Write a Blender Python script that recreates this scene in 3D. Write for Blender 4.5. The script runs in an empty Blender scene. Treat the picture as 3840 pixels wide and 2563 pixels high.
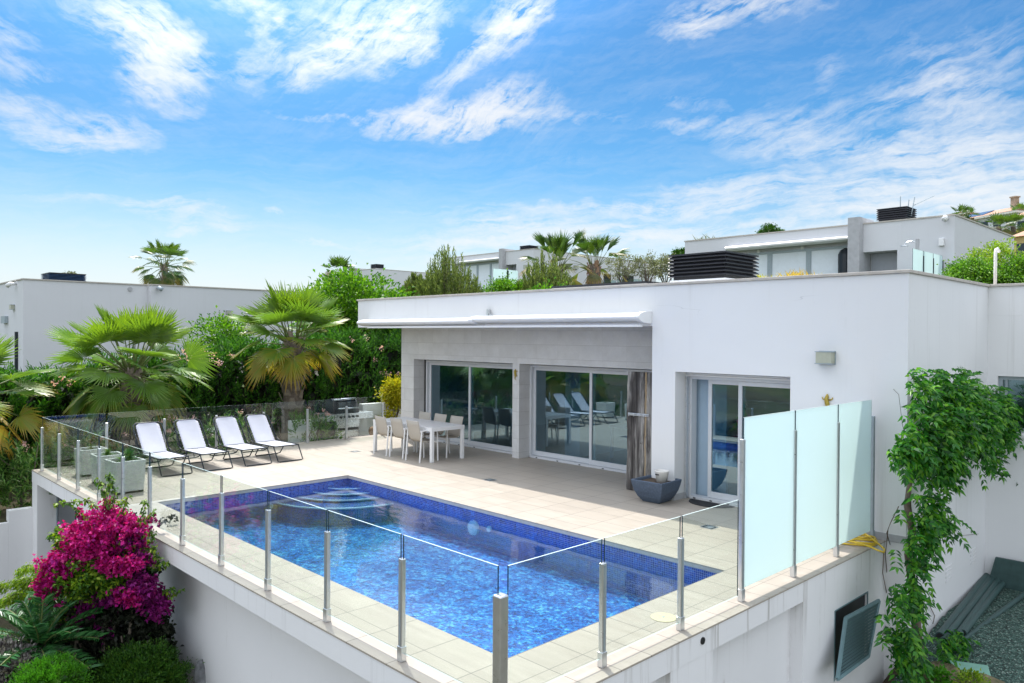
import bpy, math, random
import numpy as np
from mathutils import Vector, Matrix

random.seed(7)
RNG = np.random.default_rng(11)
S = bpy.context.scene
COL = S.collection
rad = math.radians

# ------------------------------------------------------------------ camera
CAM = np.array([0.0, 0.0, 2.7])
YAW, PIT, ROL, FPX = rad(45.8813), rad(-0.4188), rad(0.3928), 2839.78   # focal length in pixels of a 3840 wide frame
_f = np.array([-math.sin(YAW) * math.cos(PIT), math.cos(YAW) * math.cos(PIT), math.sin(PIT)])
_r = np.array([math.cos(YAW), math.sin(YAW), 0.0])
_u = np.cross(_r, _f)
_c, _s = math.cos(ROL), math.sin(ROL)
CR, CU, CF = _c * _r + _s * _u, -_s * _r + _c * _u, _f


def ray(u, v):
    return CR * ((u - 1920) / FPX) - CU * ((v - 1281.5) / FPX) + CF


def at(u, v, d=None, x=None, y=None, z=None):
    """survey helper: the point seen at photo position (u, v), at forward distance d or on a plane"""
    q = ray(u, v)
    if d is not None: t = d
    elif x is not None: t = (x - CAM[0]) / q[0]
    elif y is not None: t = (y - CAM[1]) / q[1]
    else: t = (z - CAM[2]) / q[2]
    return CAM + q * t


cam = bpy.data.cameras.new("camera")
camo = bpy.data.objects.new("camera", cam)
COL.objects.link(camo)
cam.sensor_width = 36
cam.lens = FPX / 3840 * 36
cam.clip_start, cam.clip_end = 0.05, 4000
M = Matrix(((CR[0], CU[0], -CF[0], CAM[0]), (CR[1], CU[1], -CF[1], CAM[1]), (CR[2], CU[2], -CF[2], CAM[2]), (0, 0, 0, 1)))
camo.matrix_world = M
S.camera = camo

# ------------------------------------------------------------------ light
SUN = Vector((-0.59, 0.26, 1.0)).normalized()
sl = bpy.data.lights.new("sun", "SUN")
sl.energy = 2.5
sl.angle = rad(0.53)
sl.color = (1.0, 0.95, 0.87)
so = bpy.data.objects.new("sun", sl)
COL.objects.link(so)
so.rotation_euler = SUN.to_track_quat("Z", "Y").to_euler()
so.location = (-30, 12, 50)

S.view_settings.view_transform = "Standard"
S.view_settings.look = "None"
S.view_settings.exposure = 1.05
S.view_settings.gamma = 1.0
S.render.film_transparent = False
S.cycles.use_denoising = True
S.cycles.max_bounces = 12
S.cycles.transparent_max_bounces = 24
S.cycles.caustics_reflective = False
S.cycles.caustics_refractive = False

W = bpy.data.worlds.new("World")
S.world = W
W.use_nodes = True
NT = W.node_tree
NT.nodes.clear()


class NB:
    """small node-graph writer"""
    def __init__(s, tree): s.t = tree
    def n(s, typ, ins=None, **kw):
        nd = s.t.nodes.new(typ)
        for k, v in kw.items(): setattr(nd, k, v)
        for k, v in (ins or {}).items(): s.set(nd, k, v)
        return nd
    def set(s, nd, k, v):
        sock = nd.inputs[k]
        if hasattr(v, "is_output") or isinstance(v, bpy.types.NodeSocket): s.t.links.new(v, sock)
        else: sock.default_value = v
    def math(s, op, a, b=None, c=None, clamp=False):
        nd = s.n("ShaderNodeMath", operation=op, use_clamp=clamp)
        for i, v in enumerate((a, b, c)):
            if v is not None: s.set(nd, i, v)
        return nd.outputs[0]
    def vmath(s, op, a, b=None, scale=None):
        nd = s.n("ShaderNodeVectorMath", operation=op)
        s.set(nd, 0, a)
        if b is not None: s.set(nd, 1, b)
        if scale is not None: s.set(nd, "Scale", scale)
        return nd.outputs[0]
    def noise(s, vec, scale, detail=4, rough=0.55, dist=0.0, col=False):
        nd = s.n("ShaderNodeTexNoise", {"Scale": scale, "Detail": detail, "Roughness": rough, "Distortion": dist})
        if vec is not None: s.set(nd, "Vector", vec)
        return nd.outputs["Color" if col else "Fac"]
    def ramp(s, fac, stops, interp="LINEAR"):
        nd = s.n("ShaderNodeValToRGB")
        cr = nd.color_ramp
        cr.interpolation = interp
        while len(cr.elements) < len(stops): cr.elements.new(0.5)
        for e, (p, c) in zip(cr.elements, stops):
            e.position = p
            e.color = (*c, 1) if len(c) == 3 else c
        s.set(nd, 0, fac)
        return nd.outputs[0]
    def mix(s, fac, a, b, blend="MIX"):
        nd = s.n("ShaderNodeMix", data_type="RGBA", blend_type=blend)
        s.set(nd, 0, fac)
        s.set(nd, 6, a if not isinstance(a, tuple) or len(a) == 4 else (*a, 1))
        s.set(nd, 7, b if not isinstance(b, tuple) or len(b) == 4 else (*b, 1))
        return nd.outputs[2]
    def mapr(s, v, a, b, c, d, smooth=False):
        nd = s.n("ShaderNodeMapRange", {1: a, 2: b, 3: c, 4: d}, interpolation_type="SMOOTHSTEP" if smooth else "LINEAR")
        s.set(nd, 0, v)
        return nd.outputs[0]
    def sep(s, v):
        nd = s.n("ShaderNodeSeparateXYZ"); s.set(nd, 0, v); return nd.outputs
    def comb(s, x, y, z):
        nd = s.n("ShaderNodeCombineXYZ")
        for i, q in enumerate((x, y, z)): s.set(nd, i, q)
        return nd.outputs[0]
    def mapping(s, vec, loc=(0, 0, 0), rot=(0, 0, 0), scale=(1, 1, 1), typ="POINT"):
        nd = s.n("ShaderNodeMapping", vector_type=typ)
        s.set(nd, 0, vec); s.set(nd, 1, loc); s.set(nd, 2, rot); s.set(nd, 3, scale)
        return nd.outputs[0]


def build_world():
    b = NB(NT)
    sky = b.n("ShaderNodeTexSky", sky_type="NISHITA", sun_disc=False)
    sky.sun_elevation = math.asin(SUN.z)
    sky.sun_rotation = math.atan2(SUN.x, SUN.y)
    sky.altitude = 100
    sky.air_density = 1.0
    sky.dust_density = 0.6
    sky.ozone_density = 2.2
    geo = b.n("ShaderNodeTexCoord").outputs["Generated"]
    x, y, z = b.sep(geo)
    el = b.math("MULTIPLY", b.math("ARCSINE", z), 57.29578)
    az = b.math("MULTIPLY", b.math("ARCTAN2", x, y), 57.29578)      # degrees clockwise from +Y
    p0 = b.comb(az, el, 0.0)
    # wispy domain warp, in degrees of sky
    w1 = b.noise(b.mapping(p0, scale=(0.10, 0.16, 1)), 1.0, 5, 0.6, col=True)
    w1 = b.vmath("SUBTRACT", w1, (0.5, 0.5, 0.5))
    p = b.vmath("ADD", p0, b.vmath("SCALE", w1, scale=3.2))
    w2 = b.noise(b.mapping(p0, scale=(0.6, 0.9, 1)), 1.0, 4, 0.6, col=True)
    p = b.vmath("ADD", p, b.vmath("SCALE", b.vmath("SUBTRACT", w2, (0.5, 0.5, 0.5)), scale=1.3))
    # az, el, half width, half height (degrees), tilt (degrees), density : where each cloud stands in the sky
    total = None
    for (a, e, hw, hh, tl, dn) in CLOUDS:
        m = b.mapping(p, (a, e, 0), (0, 0, rad(tl)), (hw * 1.22, hh * 1.25, 1.0), "TEXTURE")
        g = b.n("ShaderNodeTexGradient", gradient_type="SPHERICAL")
        b.set(g, 0, m)
        total = b.math("MULTIPLY_ADD", g.outputs["Fac"], dn, total if total is not None else 0.0)
    # streaky cirrus structure
    pw = b.vmath("ADD", p0, b.vmath("SCALE", w1, scale=3.5))
    def streak(ang, ls, ss, det, rg): return b.noise(b.mapping(pw, rot=(0, 0, rad(ang)), scale=(ls, ss, 1), typ="TEXTURE"), 1.0, det, rg)
    puff = b.noise(b.mapping(p, scale=(0.8, 1.3, 1)), 1.0, 8, 0.62)
    zA, zC = b.mapr(az, -68, -62, 1, 0, True), b.mapr(az, -44, -36, 0, 1, True)
    zB = b.math("SUBTRACT", 1.0, b.math("ADD", zA, zC))
    def blend(q, r, t): return b.math("ADD", b.math("ADD", b.math("MULTIPLY", q, zA), b.math("MULTIPLY", r, zB)), b.math("MULTIPLY", t, zC))
    low = b.mapr(el, 11, 15, 0, 1, True)
    st = streak(4, 8.0, 1.15, 8, 0.62)
    flat = streak(3, 5.0, 0.55, 9, 0.66)
    dia = blend(streak(-28, 3.6, 0.62, 9, 0.66), streak(40, 3.8, 0.60, 9, 0.66), streak(22, 3.8, 0.55, 9, 0.66))
    fine = b.math("ADD", b.math("MULTIPLY", dia, low), b.math("MULTIPLY", flat, b.math("SUBTRACT", 1.0, low)))
    tex = b.math("ADD", b.math("ADD", b.math("MULTIPLY", st, 0.85), b.math("MULTIPLY", fine, 1.0)), b.math("MULTIPLY", puff, 0.30))      # ~1.07 mean
    tex = b.math("MAXIMUM", b.math("MULTIPLY", b.math("SUBTRACT", tex, 0.84), 3.1), 0.0)
    dens = b.math("MULTIPLY", b.math("POWER", total, 1.15), tex)
    cov = b.math("SUBTRACT", 1.0, b.math("EXPONENT", b.math("MULTIPLY", b.math("MAXIMUM", b.math("SUBTRACT", dens, 0.06), 0.0), -1.55)))
    # a thin veil everywhere, thicker to the horizon
    veil = b.math("MULTIPLY", b.mapr(b.math("ADD", b.math("MULTIPLY", st, 0.6), b.math("MULTIPLY", fine, 0.4)), 0.44, 0.8, 0, 0.42), b.mapr(el, -2, 24, 0.7, 0.5))
    cov = b.math("MAXIMUM", cov, veil)
    hz = b.mapr(el, 0.0, 13.0, 0.95, 0.0, True)
    skyc = b.n("ShaderNodeHueSaturation", {"Saturation": SKY_SAT, "Value": SKY_VAL, "Color": sky.outputs[0]}).outputs[0]
    skyc = b.mix(1.0, skyc, SKY_TINT, "MULTIPLY")
    c1 = b.mix(hz, skyc, (*[q * CLOUD_V for q in (0.93, 0.965, 1.0)], 1))
    c2 = b.mix(b.math("MULTIPLY", cov, 0.93), c1, (*[q * CLOUD_V for q in (0.97, 0.985, 1.0)], 1))
    # made-up bright cloud sheet overhead and behind the viewer, added to fill shade
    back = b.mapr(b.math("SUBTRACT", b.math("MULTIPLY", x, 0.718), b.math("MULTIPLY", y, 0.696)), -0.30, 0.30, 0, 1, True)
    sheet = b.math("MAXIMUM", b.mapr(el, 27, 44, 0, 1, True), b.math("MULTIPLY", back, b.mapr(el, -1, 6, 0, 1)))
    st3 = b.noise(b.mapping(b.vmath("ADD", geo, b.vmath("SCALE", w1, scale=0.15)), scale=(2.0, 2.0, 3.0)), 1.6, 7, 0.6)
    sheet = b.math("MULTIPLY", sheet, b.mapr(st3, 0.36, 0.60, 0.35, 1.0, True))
    c2 = b.mix(sheet, c2, (*[q * FILL_SHEET_V for q in (0.91, 0.96, 1.04)], 1))
    # brightness boost added round the sun, out of view, for water reflections
    ca = b.n("ShaderNodeVectorMath", operation="DOT_PRODUCT"); b.set(ca, 0, geo); b.set(ca, 1, tuple(SUN))
    gl = b.math("MULTIPLY_ADD", b.mapr(ca.outputs["Value"], 0.72, 1.0, 0, 1.6, True), 1.0, 1.0)
    c2 = b.mix(1.0, c2, b.comb(gl, gl, gl), "MULTIPLY")
    grd = b.mix(b.mapr(el, -3.0, -0.3, 0, 1), (*[q * CLOUD_V for q in (0.30, 0.30, 0.27)], 1), c2)
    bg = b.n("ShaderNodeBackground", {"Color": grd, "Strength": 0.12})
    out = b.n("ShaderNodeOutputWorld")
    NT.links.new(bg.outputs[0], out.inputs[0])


SKY_SAT, SKY_VAL, SKY_TINT, CLOUD_V, FILL_SHEET_V = 1.32, 0.465, (0.76, 1.07, 1.13, 1), 4.0, 7.9
CLOUDS = [
    (-72.7, 20.0, 4.16, 1.81, -11, 0.92), (-70.8, 18.6, 3.65, 3.15, -23, 0.87), (-71.5, 16.6, 2.44, 2.01, 8, 0.64), (-68.6, 17.9, 3.33, 2.07, -3, 0.41), (-79.6, 18.4, 1.97, 1.53, -11, 0.55),
    (-79.1, 16.4, 3.04, 0.85, -6, 0.55), (-78.4, 13.6, 3.92, 2.00, -20, 0.78), (-73.3, 13.3, 3.06, 1.33, -9, 0.92), (-75.7, 12.4, 3.54, 0.89, 2, 0.69), (-69.1, 14.9, 1.93, 0.74, 16, 0.46),
    (-65.5, 22.3, 3.58, 1.23, -11, 0.69), (-64.0, 20.3, 1.32, 3.31, -3, 0.46), (-65.3, 17.8, 1.14, 2.40, 33, 0.41), (-57.2, 21.9, 8.14, 3.25, 21, 0.97), (-60.2, 19.1, 3.98, 1.16, 36, 0.92),
    (-53.2, 22.0, 3.05, 2.15, 38, 0.55), (-55.6, 20.2, 4.35, 1.25, 17, 0.46), (-46.0, 22.8, 3.68, 2.14, 38, 0.97), (-49.5, 20.0, 5.43, 1.07, 38, 0.92), (-44.2, 23.6, 2.83, 1.29, 26, 0.55),
    (-49.8, 16.5, 9.35, 1.43, 9, 0.87), (-52.0, 15.9, 5.87, 1.33, 6, 0.83), (-46.8, 17.4, 3.86, 1.54, 28, 0.69), (-42.2, 16.3, 5.90, 0.67, -1, 0.60), (-60.3, 15.4, 4.41, 0.35, 1, 0.60),
    (-45.2, 15.6, 4.44, 0.90, -9, 0.37), (-30.8, 22.5, 5.58, 1.62, 8, 0.78), (-32.9, 21.4, 2.36, 1.36, 34, 0.63), (-26.3, 22.5, 4.83, 1.06, -7, 0.48), (-23.5, 18.5, 1.42, 1.75, -34, 0.41),
    (-18.0, 19.0, 4.29, 3.13, 29, 0.31), (-13.9, 18.0, 4.35, 2.56, 18, 0.36), (-16.5, 16.5, 4.09, 0.85, -3, 0.30), (-23.4, 15.0, 9.85, 2.06, -3, 0.46), (-14.3, 13.6, 6.03, 3.64, -2, 0.59),
    (-26.2, 14.1, 8.82, 1.39, -9, 0.37), (-19.3, 12.5, 12.96, 1.08, -3, 0.59), (-33.5, 16.8, 4.47, 0.47, -3, 0.37), (-34.1, 15.5, 4.48, 0.48, 0, 0.37), (-41.9, 13.0, 7.83, 0.92, 7, 0.23),
    (-31.0, 10.4, 8.71, 1.34, 3, 0.67), (-21.9, 10.5, 12.72, 1.96, -1, 0.44), (-14.2, 10.2, 7.88, 2.83, -6, 0.44), (-24.7, 7.8, 23.93, 2.13, 1, 0.70), (-14.2, 8.3, 10.72, 2.20, -5, 0.52),
    (-41.8, 9.5, 13.75, 0.56, 0, 0.65), (-47.4, 8.6, 3.95, 0.52, -2, 0.55), (-41.8, 8.2, 10.81, 0.82, -2, 0.60), (-73.7, 8.5, 6.96, 0.60, -2, 0.45), (-68.8, 7.8, 4.82, 0.81, -3, 0.70),
    (-68.5, 6.9, 3.60, 0.34, 3, 0.60), (-60.0, 6.7, 3.73, 0.25, 2, 0.50), (-48.4, 7.2, 11.35, 0.93, 2, 0.70), (-63.3, 8.5, 0.81, 0.25, -7, 0.60), (-51.7, 5.6, 9.80, 1.04, 1, 0.40),
]
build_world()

# ------------------------------------------------------------------ mesh helpers
class MB:
    def __init__(s): s.v, s.f, s.m = [], [], []
    def add(s, vs, fs, m=0):
        o = len(s.v)
        s.v += [tuple(map(float, q)) for q in vs]
        s.f += [tuple(i + o for i in q) for q in fs]
        s.m += [m] * len(fs)
        return s
    def box(s, x0, x1, y0, y1, z0, z1, m=0):
        x0, x1 = min(x0, x1), max(x0, x1); y0, y1 = min(y0, y1), max(y0, y1); z0, z1 = min(z0, z1), max(z0, z1)
        vs = [(x0, y0, z0), (x1, y0, z0), (x1, y1, z0), (x0, y1, z0), (x0, y0, z1), (x1, y0, z1), (x1, y1, z1), (x0, y1, z1)]
        return s.add(vs, [(0, 3, 2, 1), (4, 5, 6, 7), (0, 1, 5, 4), (1, 2, 6, 5), (2, 3, 7, 6), (3, 0, 4, 7)], m)
    def bar(s, p, q, w, t, up=(0, 0, 1), m=0):
        """rectangular bar from p to q, w wide, t thick"""
        p, q = Vector(p), Vector(q)
        d = (q - p).normalized(); a = d.cross(Vector(up))
        if a.length < 1e-4: a = d.cross(Vector((1, 0, 0)))
        a.normalize(); c = a.cross(d)
        vs = [e + a * i * w / 2 + c * j * t / 2 for e in (p, q) for i, j in ((-1, -1), (1, -1), (1, 1), (-1, 1))]
        return s.add(vs, [(0, 1, 2, 3), (7, 6, 5, 4), (0, 4, 5, 1), (1, 5, 6, 2), (2, 6, 7, 3), (3, 7, 4, 0)], m)
    def tube(s, pts, r, n=8, m=0, closed=False, cap=True):
        pts = [Vector(q) for q in pts]
        rs = r if isinstance(r, (list, tuple)) else [r] * len(pts)
        N = len(pts); rings = []; a = None
        for i, q in enumerate(pts):
            nx = pts[(i + 1) % N] if (closed or i < N - 1) else q
            pv = pts[i - 1] if (closed or i > 0) else q
            d = (nx - pv).normalized()
            if a is None: a = d.orthogonal().normalized()
            else:
                a = a - d * a.dot(d)
                a = a.normalized() if a.length > 1e-5 else d.orthogonal().normalized()
            c = d.cross(a)
            rings.append([q + (a * math.cos(2 * math.pi * k / n) + c * math.sin(2 * math.pi * k / n)) * rs[i] for k in range(n)])
        vs = [q for g in rings for q in g]; fs = []
        for i in range(N if closed else N - 1):
            j = (i + 1) % N
            for k in range(n): fs.append((i * n + k, i * n + (k + 1) % n, j * n + (k + 1) % n, j * n + k))
        if cap and not closed: fs += [tuple(range(n))[::-1], tuple((N - 1) * n + k for k in range(n))]
        return s.add(vs, fs, m)
    def lathe(s, prof, cx, cy, n=24, m=0):
        vs = [(cx + r * math.cos(2 * math.pi * k / n), cy + r * math.sin(2 * math.pi * k / n), z) for r, z in prof for k in range(n)]
        fs = [(i * n + k, i * n + (k + 1) % n, (i + 1) * n + (k + 1) % n, (i + 1) * n + k) for i in range(len(prof) - 1) for k in range(n)]
        fs += [tuple(range(n))[::-1], tuple((len(prof) - 1) * n + k for k in range(n))]
        return s.add(vs, fs, m)
    def prism(s, poly, axis, a, b, m=0):
        """polygon in the plane across axis (0,1,2), extruded from a to b"""
        def p3(q, h): return (h, q[0], q[1]) if axis == 0 else (q[0], h, q[1]) if axis == 1 else (q[0], q[1], h)
        n = len(poly)
        vs = [p3(q, a) for q in poly] + [p3(q, b) for q in poly]
        fs = [tuple(range(n))[::-1], tuple(range(n, 2 * n))] + [(i, (i + 1) % n, n + (i + 1) % n, n + i) for i in range(n)]
        return s.add(vs, fs, m)
    def build(s, name, mats, parent=None, smooth=False, bevel=0.0, seg=2):
        me = bpy.data.meshes.new(name)
        me.from_pydata(s.v, [], s.f)
        for q in (mats if isinstance(mats, (list, tuple)) else [mats]): me.materials.append(q)
        me.polygons.foreach_set("material_index", s.m)
        me.update()
        if smooth: me.polygons.foreach_set("use_smooth", [True] * len(me.polygons))
        o = bpy.data.objects.new(name, me)
        COL.objects.link(o)
        if bevel:
            bm = o.modifiers.new("bevel", "BEVEL"); bm.width = bevel; bm.segments = seg; bm.limit_method = "ANGLE"; bm.angle_limit = rad(40)
        attach(o, parent)
        return o


def world_loc(o):
    q = Vector(o.location)
    while o.parent: o = o.parent; q = q + Vector(o.location)
    return q


def attach(o, parent):
    """parent geometry that is written in world coordinates"""
    if parent is None: return
    o.parent = parent
    if not parent.get("local"):
        o.matrix_parent_inverse = Matrix.Translation(-Vector(parent.get("base", (0, 0, 0))))


def tag(o, label=None, cat=None, group=None, kind=None):
    if label: o["label"] = label
    if cat: o["category"] = cat
    if group: o["group"] = group
    if kind: o["kind"] = kind
    return o


def thing(name, label, cat, loc=(0, 0, 0), group=None, local=False, rz=0.0):
    o = bpy.data.objects.new(name, None)
    o.empty_display_size = 0.2
    COL.objects.link(o)
    o.location = loc
    o.rotation_euler = (0, 0, rz)
    if local: o["local"] = True
    else: o["base"] = tuple(float(q) for q in loc)
    return tag(o, label, cat, group)


def struct(o): return tag(o, kind="structure")


def copy_thing(src, loc, rz=None, label=None):
    r = src.copy(); COL.objects.link(r); r.location = loc
    if rz is not None: r.rotation_euler = (0, 0, rz)
    if label: r["label"] = label
    for ch in src.children:
        c = ch.copy(); COL.objects.link(c); c.parent = r
        for g in ch.children:
            d = g.copy(); COL.objects.link(d); d.parent = c
    return r


def np_mesh(name, V, F, mat, parent=None, attrs=None, smooth=False):
    """V (n,3), F (m,k) quads or tris as arrays"""
    me = bpy.data.meshes.new(name)
    V = np.ascontiguousarray(V, dtype=np.float32); F = np.ascontiguousarray(F, dtype=np.int32)
    k = F.shape[1]
    me.vertices.add(len(V)); me.vertices.foreach_set("co", V.ravel())
    me.loops.add(F.size); me.loops.foreach_set("vertex_index", F.ravel())
    me.polygons.add(len(F)); me.polygons.foreach_set("loop_start", np.arange(0, F.size, k, dtype=np.int32))
    me.polygons.foreach_set("loop_total", np.full(len(F), k, dtype=np.int32))
    if smooth: me.polygons.foreach_set("use_smooth", np.ones(len(F), dtype=bool))
    for q in (mat if isinstance(mat, (list, tuple)) else [mat]): me.materials.append(q)
    for nm, arr in (attrs or {}).items():
        a = me.attributes.new(nm, "FLOAT", "POINT"); a.data.foreach_set("value", np.asarray(arr, dtype=np.float32))
    me.update(); me.validate()
    o = bpy.data.objects.new(name, me); COL.objects.link(o)
    attach(o, parent)
    return o


# ------------------------------------------------------------------ materials
MATS = {}


def new_mat(name):
    m = bpy.data.materials.new(name); m.use_nodes = True
    t = m.node_tree; t.nodes.clear()
    b = NB(t)
    out = b.n("ShaderNodeOutputMaterial")
    MATS[name] = m
    return m, b, out


def pbsdf(b, out, color, rough=0.5, metal=0.0, spec=0.5, normal=None, extra=None):
    p = b.n("ShaderNodeBsdfPrincipled")
    b.set(p, "Base Color", color if not isinstance(color, tuple) or len(color) == 4 else (*color, 1))
    b.set(p, "Roughness", rough); b.set(p, "Metallic", metal); b.set(p, "Specular IOR Level", spec)
    if normal is not None: b.set(p, "Normal", normal)
    for k, v in (extra or {}).items(): b.set(p, k, v)
    if out is not None: b.t.links.new(p.outputs[0], out.inputs[0])
    return p.outputs[0]


def bump(b, h, strength=0.3, dist=0.01):
    nd = b.n("ShaderNodeBump", {"Strength": strength, "Distance": dist}); b.set(nd, "Height", h)
    return nd.outputs[0]


def objco(b): return b.n("ShaderNodeTexCoord").outputs["Object"]
def pos(b): return b.n("ShaderNodeNewGeometry").outputs["Position"]


def plain(name, color, rough=0.5, metal=0.0, spec=0.5, var=0.06, scale=6.0, bmp=0.0, bscale=60.0):
    m, b, out = new_mat(name)
    co = objco(b)
    n = b.noise(co, scale, 5, 0.6)
    c = b.mix(b.mapr(n, 0.3, 0.7, 0, 1), tuple(q * (1 - var) for q in color), tuple(min(1, q * (1 + var)) for q in color))
    nrm = bump(b, b.noise(co, bscale, 4, 0.6), bmp, 0.01) if bmp else None
    pbsdf(b, out, c, b.mapr(n, 0.3, 0.7, rough * 0.9, min(1, rough * 1.1)), metal, spec, nrm)
    return m


def stucco(name, color, stain=0.35, streak=True):
    """painted render: fine grain, faint patches, weathering streaks that hang from edges"""
    m, b, out = new_mat(name)
    co = pos(b)
    big = b.noise(co, 0.55, 5, 0.6)
    mid = b.noise(co, 3.0, 6, 0.65)
    dirt = b.noise(b.mapping(co, scale=(5.0, 5.0, 0.35)), 1.0, 6, 0.65)
    f = b.math("MULTIPLY", b.mapr(dirt, 0.56, 0.78, 0, 1, True), b.mapr(mid, 0.42, 0.66, 0, 1, True))
    f = b.math("MULTIPLY", f, stain)
    c = b.mix(b.mapr(big, 0.3, 0.7, 0, 1), tuple(q * 0.955 for q in color), color)
    c = b.mix(f, c, (0.40, 0.38, 0.34))
    x, y, z = b.sep(co)
    ck = b.math("ABSOLUTE", b.math("SUBTRACT", b.noise(b.mapping(co, scale=(0.30, 0.30, 1.5)), 0.9, 4, 0.5), 0.5))
    ck = b.math("MULTIPLY", b.math("LESS_THAN", ck, 0.0016), b.mapr(b.noise(co, 0.7, 2), 0.54, 0.62, 0, 0.20 if name == "white_render" else 0.0, True))
    ck = b.math("MULTIPLY", ck, b.mapr(z, 2.3, 2.9, 0.12, 1))
    c = b.mix(ck, c, (0.25, 0.24, 0.23))
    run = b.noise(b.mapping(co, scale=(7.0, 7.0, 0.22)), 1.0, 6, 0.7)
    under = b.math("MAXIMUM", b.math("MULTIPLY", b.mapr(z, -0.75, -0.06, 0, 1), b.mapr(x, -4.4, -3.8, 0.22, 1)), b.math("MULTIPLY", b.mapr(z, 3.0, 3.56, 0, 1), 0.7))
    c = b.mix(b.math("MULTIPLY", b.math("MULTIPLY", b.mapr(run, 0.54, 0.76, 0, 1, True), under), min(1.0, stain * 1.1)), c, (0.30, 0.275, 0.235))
    n2 = b.noise(co, 95.0, 3, 0.6)
    pbsdf(b, out, c, 0.85, 0, 0.25, bump(b, b.math("ADD", n2, b.math("MULTIPLY", b.noise(co, 14, 4), 0.8)), 0.22, 0.006))
    return m


stucco("white_render", (0.79, 0.79, 0.79), 0.20)
stucco("weathered_render", (0.82, 0.82, 0.82), 1.0)
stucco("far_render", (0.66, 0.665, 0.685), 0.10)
plain("coping_stone", (0.50, 0.46, 0.41), 0.7, var=0.12, scale=8, bmp=0.1)
plain("concrete", (0.42, 0.42, 0.43), 0.8, var=0.10, scale=5, bmp=0.15)
plain("white_metal", (0.80, 0.80, 0.80), 0.32, 0, 0.5, var=0.02)
plain("door_frame_grey", (0.62, 0.64, 0.665), 0.35, 0, 0.5, var=0.03)
plain("aluminium", (0.66, 0.68, 0.70), 0.30, 0.85, var=0.05, scale=20)
plain("brushed_steel", (0.55, 0.57, 0.60), 0.28, 0.95, var=0.08, scale=30)
plain("grey_metal", (0.34, 0.40, 0.43), 0.5, 0.3, var=0.08, scale=12)
plain("dark_metal", (0.025, 0.027, 0.030), 0.42, 0.2, var=0.2)
plain("black_louver", (0.014, 0.015, 0.020), 0.38, 0.1, var=0.25, scale=15)
plain("black_plastic", (0.018, 0.018, 0.020), 0.45, var=0.2)
plain("navy_louver", (0.010, 0.035, 0.085), 0.4, 0.1, var=0.2)
plain("navy_frame", (0.012, 0.020, 0.028), 0.4, 0.2, var=0.2)
plain("grey_shutter", (0.36, 0.38, 0.42), 0.5, var=0.05)
plain("blind_fabric", (0.82, 0.88, 0.94), 0.75, var=0.03)
plain("rubber_mat", (0.016, 0.017, 0.020), 0.9, var=0.4, scale=40, bmp=0.5)
plain("lamp_glass", (0.42, 0.43, 0.34), 0.35, var=0.08, scale=10)
plain("yellow_rubber", (0.68, 0.47, 0.035), 0.42, var=0.08)
plain("gold_paint", (0.40, 0.29, 0.045), 0.45, 0.25, var=0.3, scale=30)
plain("terracotta", (0.33, 0.20, 0.13), 0.8, var=0.25, scale=14, bmp=0.3)
plain("clay_roof", (0.42, 0.24, 0.16), 0.8, var=0.25, scale=2)
plain("stone_wall", (0.34, 0.27, 0.20), 0.9, var=0.4, scale=1.6, bmp=0.4, bscale=4)
plain("ochre_render", (0.55, 0.42, 0.17), 0.85, var=0.12, scale=0.8)
plain("cream_render", (0.66, 0.63, 0.55), 0.85, var=0.08, scale=0.8)
plain("pink_render", (0.46, 0.34, 0.27), 0.85, var=0.12, scale=0.8)
plain("solar_panel", (0.10, 0.14, 0.22), 0.2, 0.3, var=0.1)
plain("dark_window", (0.02, 0.03, 0.04), 0.12, var=0.2)
plain("pot_grey", (0.075, 0.105, 0.155), 0.55, var=0.25, scale=30, bmp=0.5, bscale=90)
plain("bucket_white", (0.74, 0.72, 0.68), 0.45, var=0.05)
plain("soil", (0.075, 0.052, 0.035), 0.95, var=0.4, scale=30, bmp=0.8, bscale=60)
plain("planter_white", (0.60, 0.62, 0.60), 0.7, var=0.12, scale=5, bmp=0.15, bscale=40)
plain("hatch_metal", (0.15, 0.245, 0.265), 0.5, 0.2, var=0.12, scale=12)
plain("pipe_grey", (0.040, 0.082, 0.078), 0.5, var=0.2, scale=9)
plain("slab_green", (0.20, 0.40, 0.32), 0.7, var=0.12, scale=4, bmp=0.2)
plain("interior_wall", (0.42, 0.56, 0.68), 0.8, var=0.04)
plain("interior_floor", (0.07, 0.075, 0.08), 0.25, var=0.1)
plain("blue_fabric", (0.06, 0.16, 0.30), 0.8, var=0.1)
plain("skimmer_plastic", (0.52, 0.46, 0.31), 0.5, var=0.06, scale=10)
plain("pool_fitting", (0.62, 0.72, 0.78), 0.4, var=0.04)
plain("step_nosing", (0.86, 0.88, 0.90), 0.5, var=0.08, scale=20)
plain("bark", (0.14, 0.11, 0.085), 0.95, var=0.45, scale=12, bmp=0.8, bscale=30)
plain("dead_frond", (0.23, 0.19, 0.145), 0.9, var=0.4, scale=10, bmp=0.5, bscale=30)
plain("petiole", (0.14, 0.18, 0.05), 0.6, var=0.25, scale=8)


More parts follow.
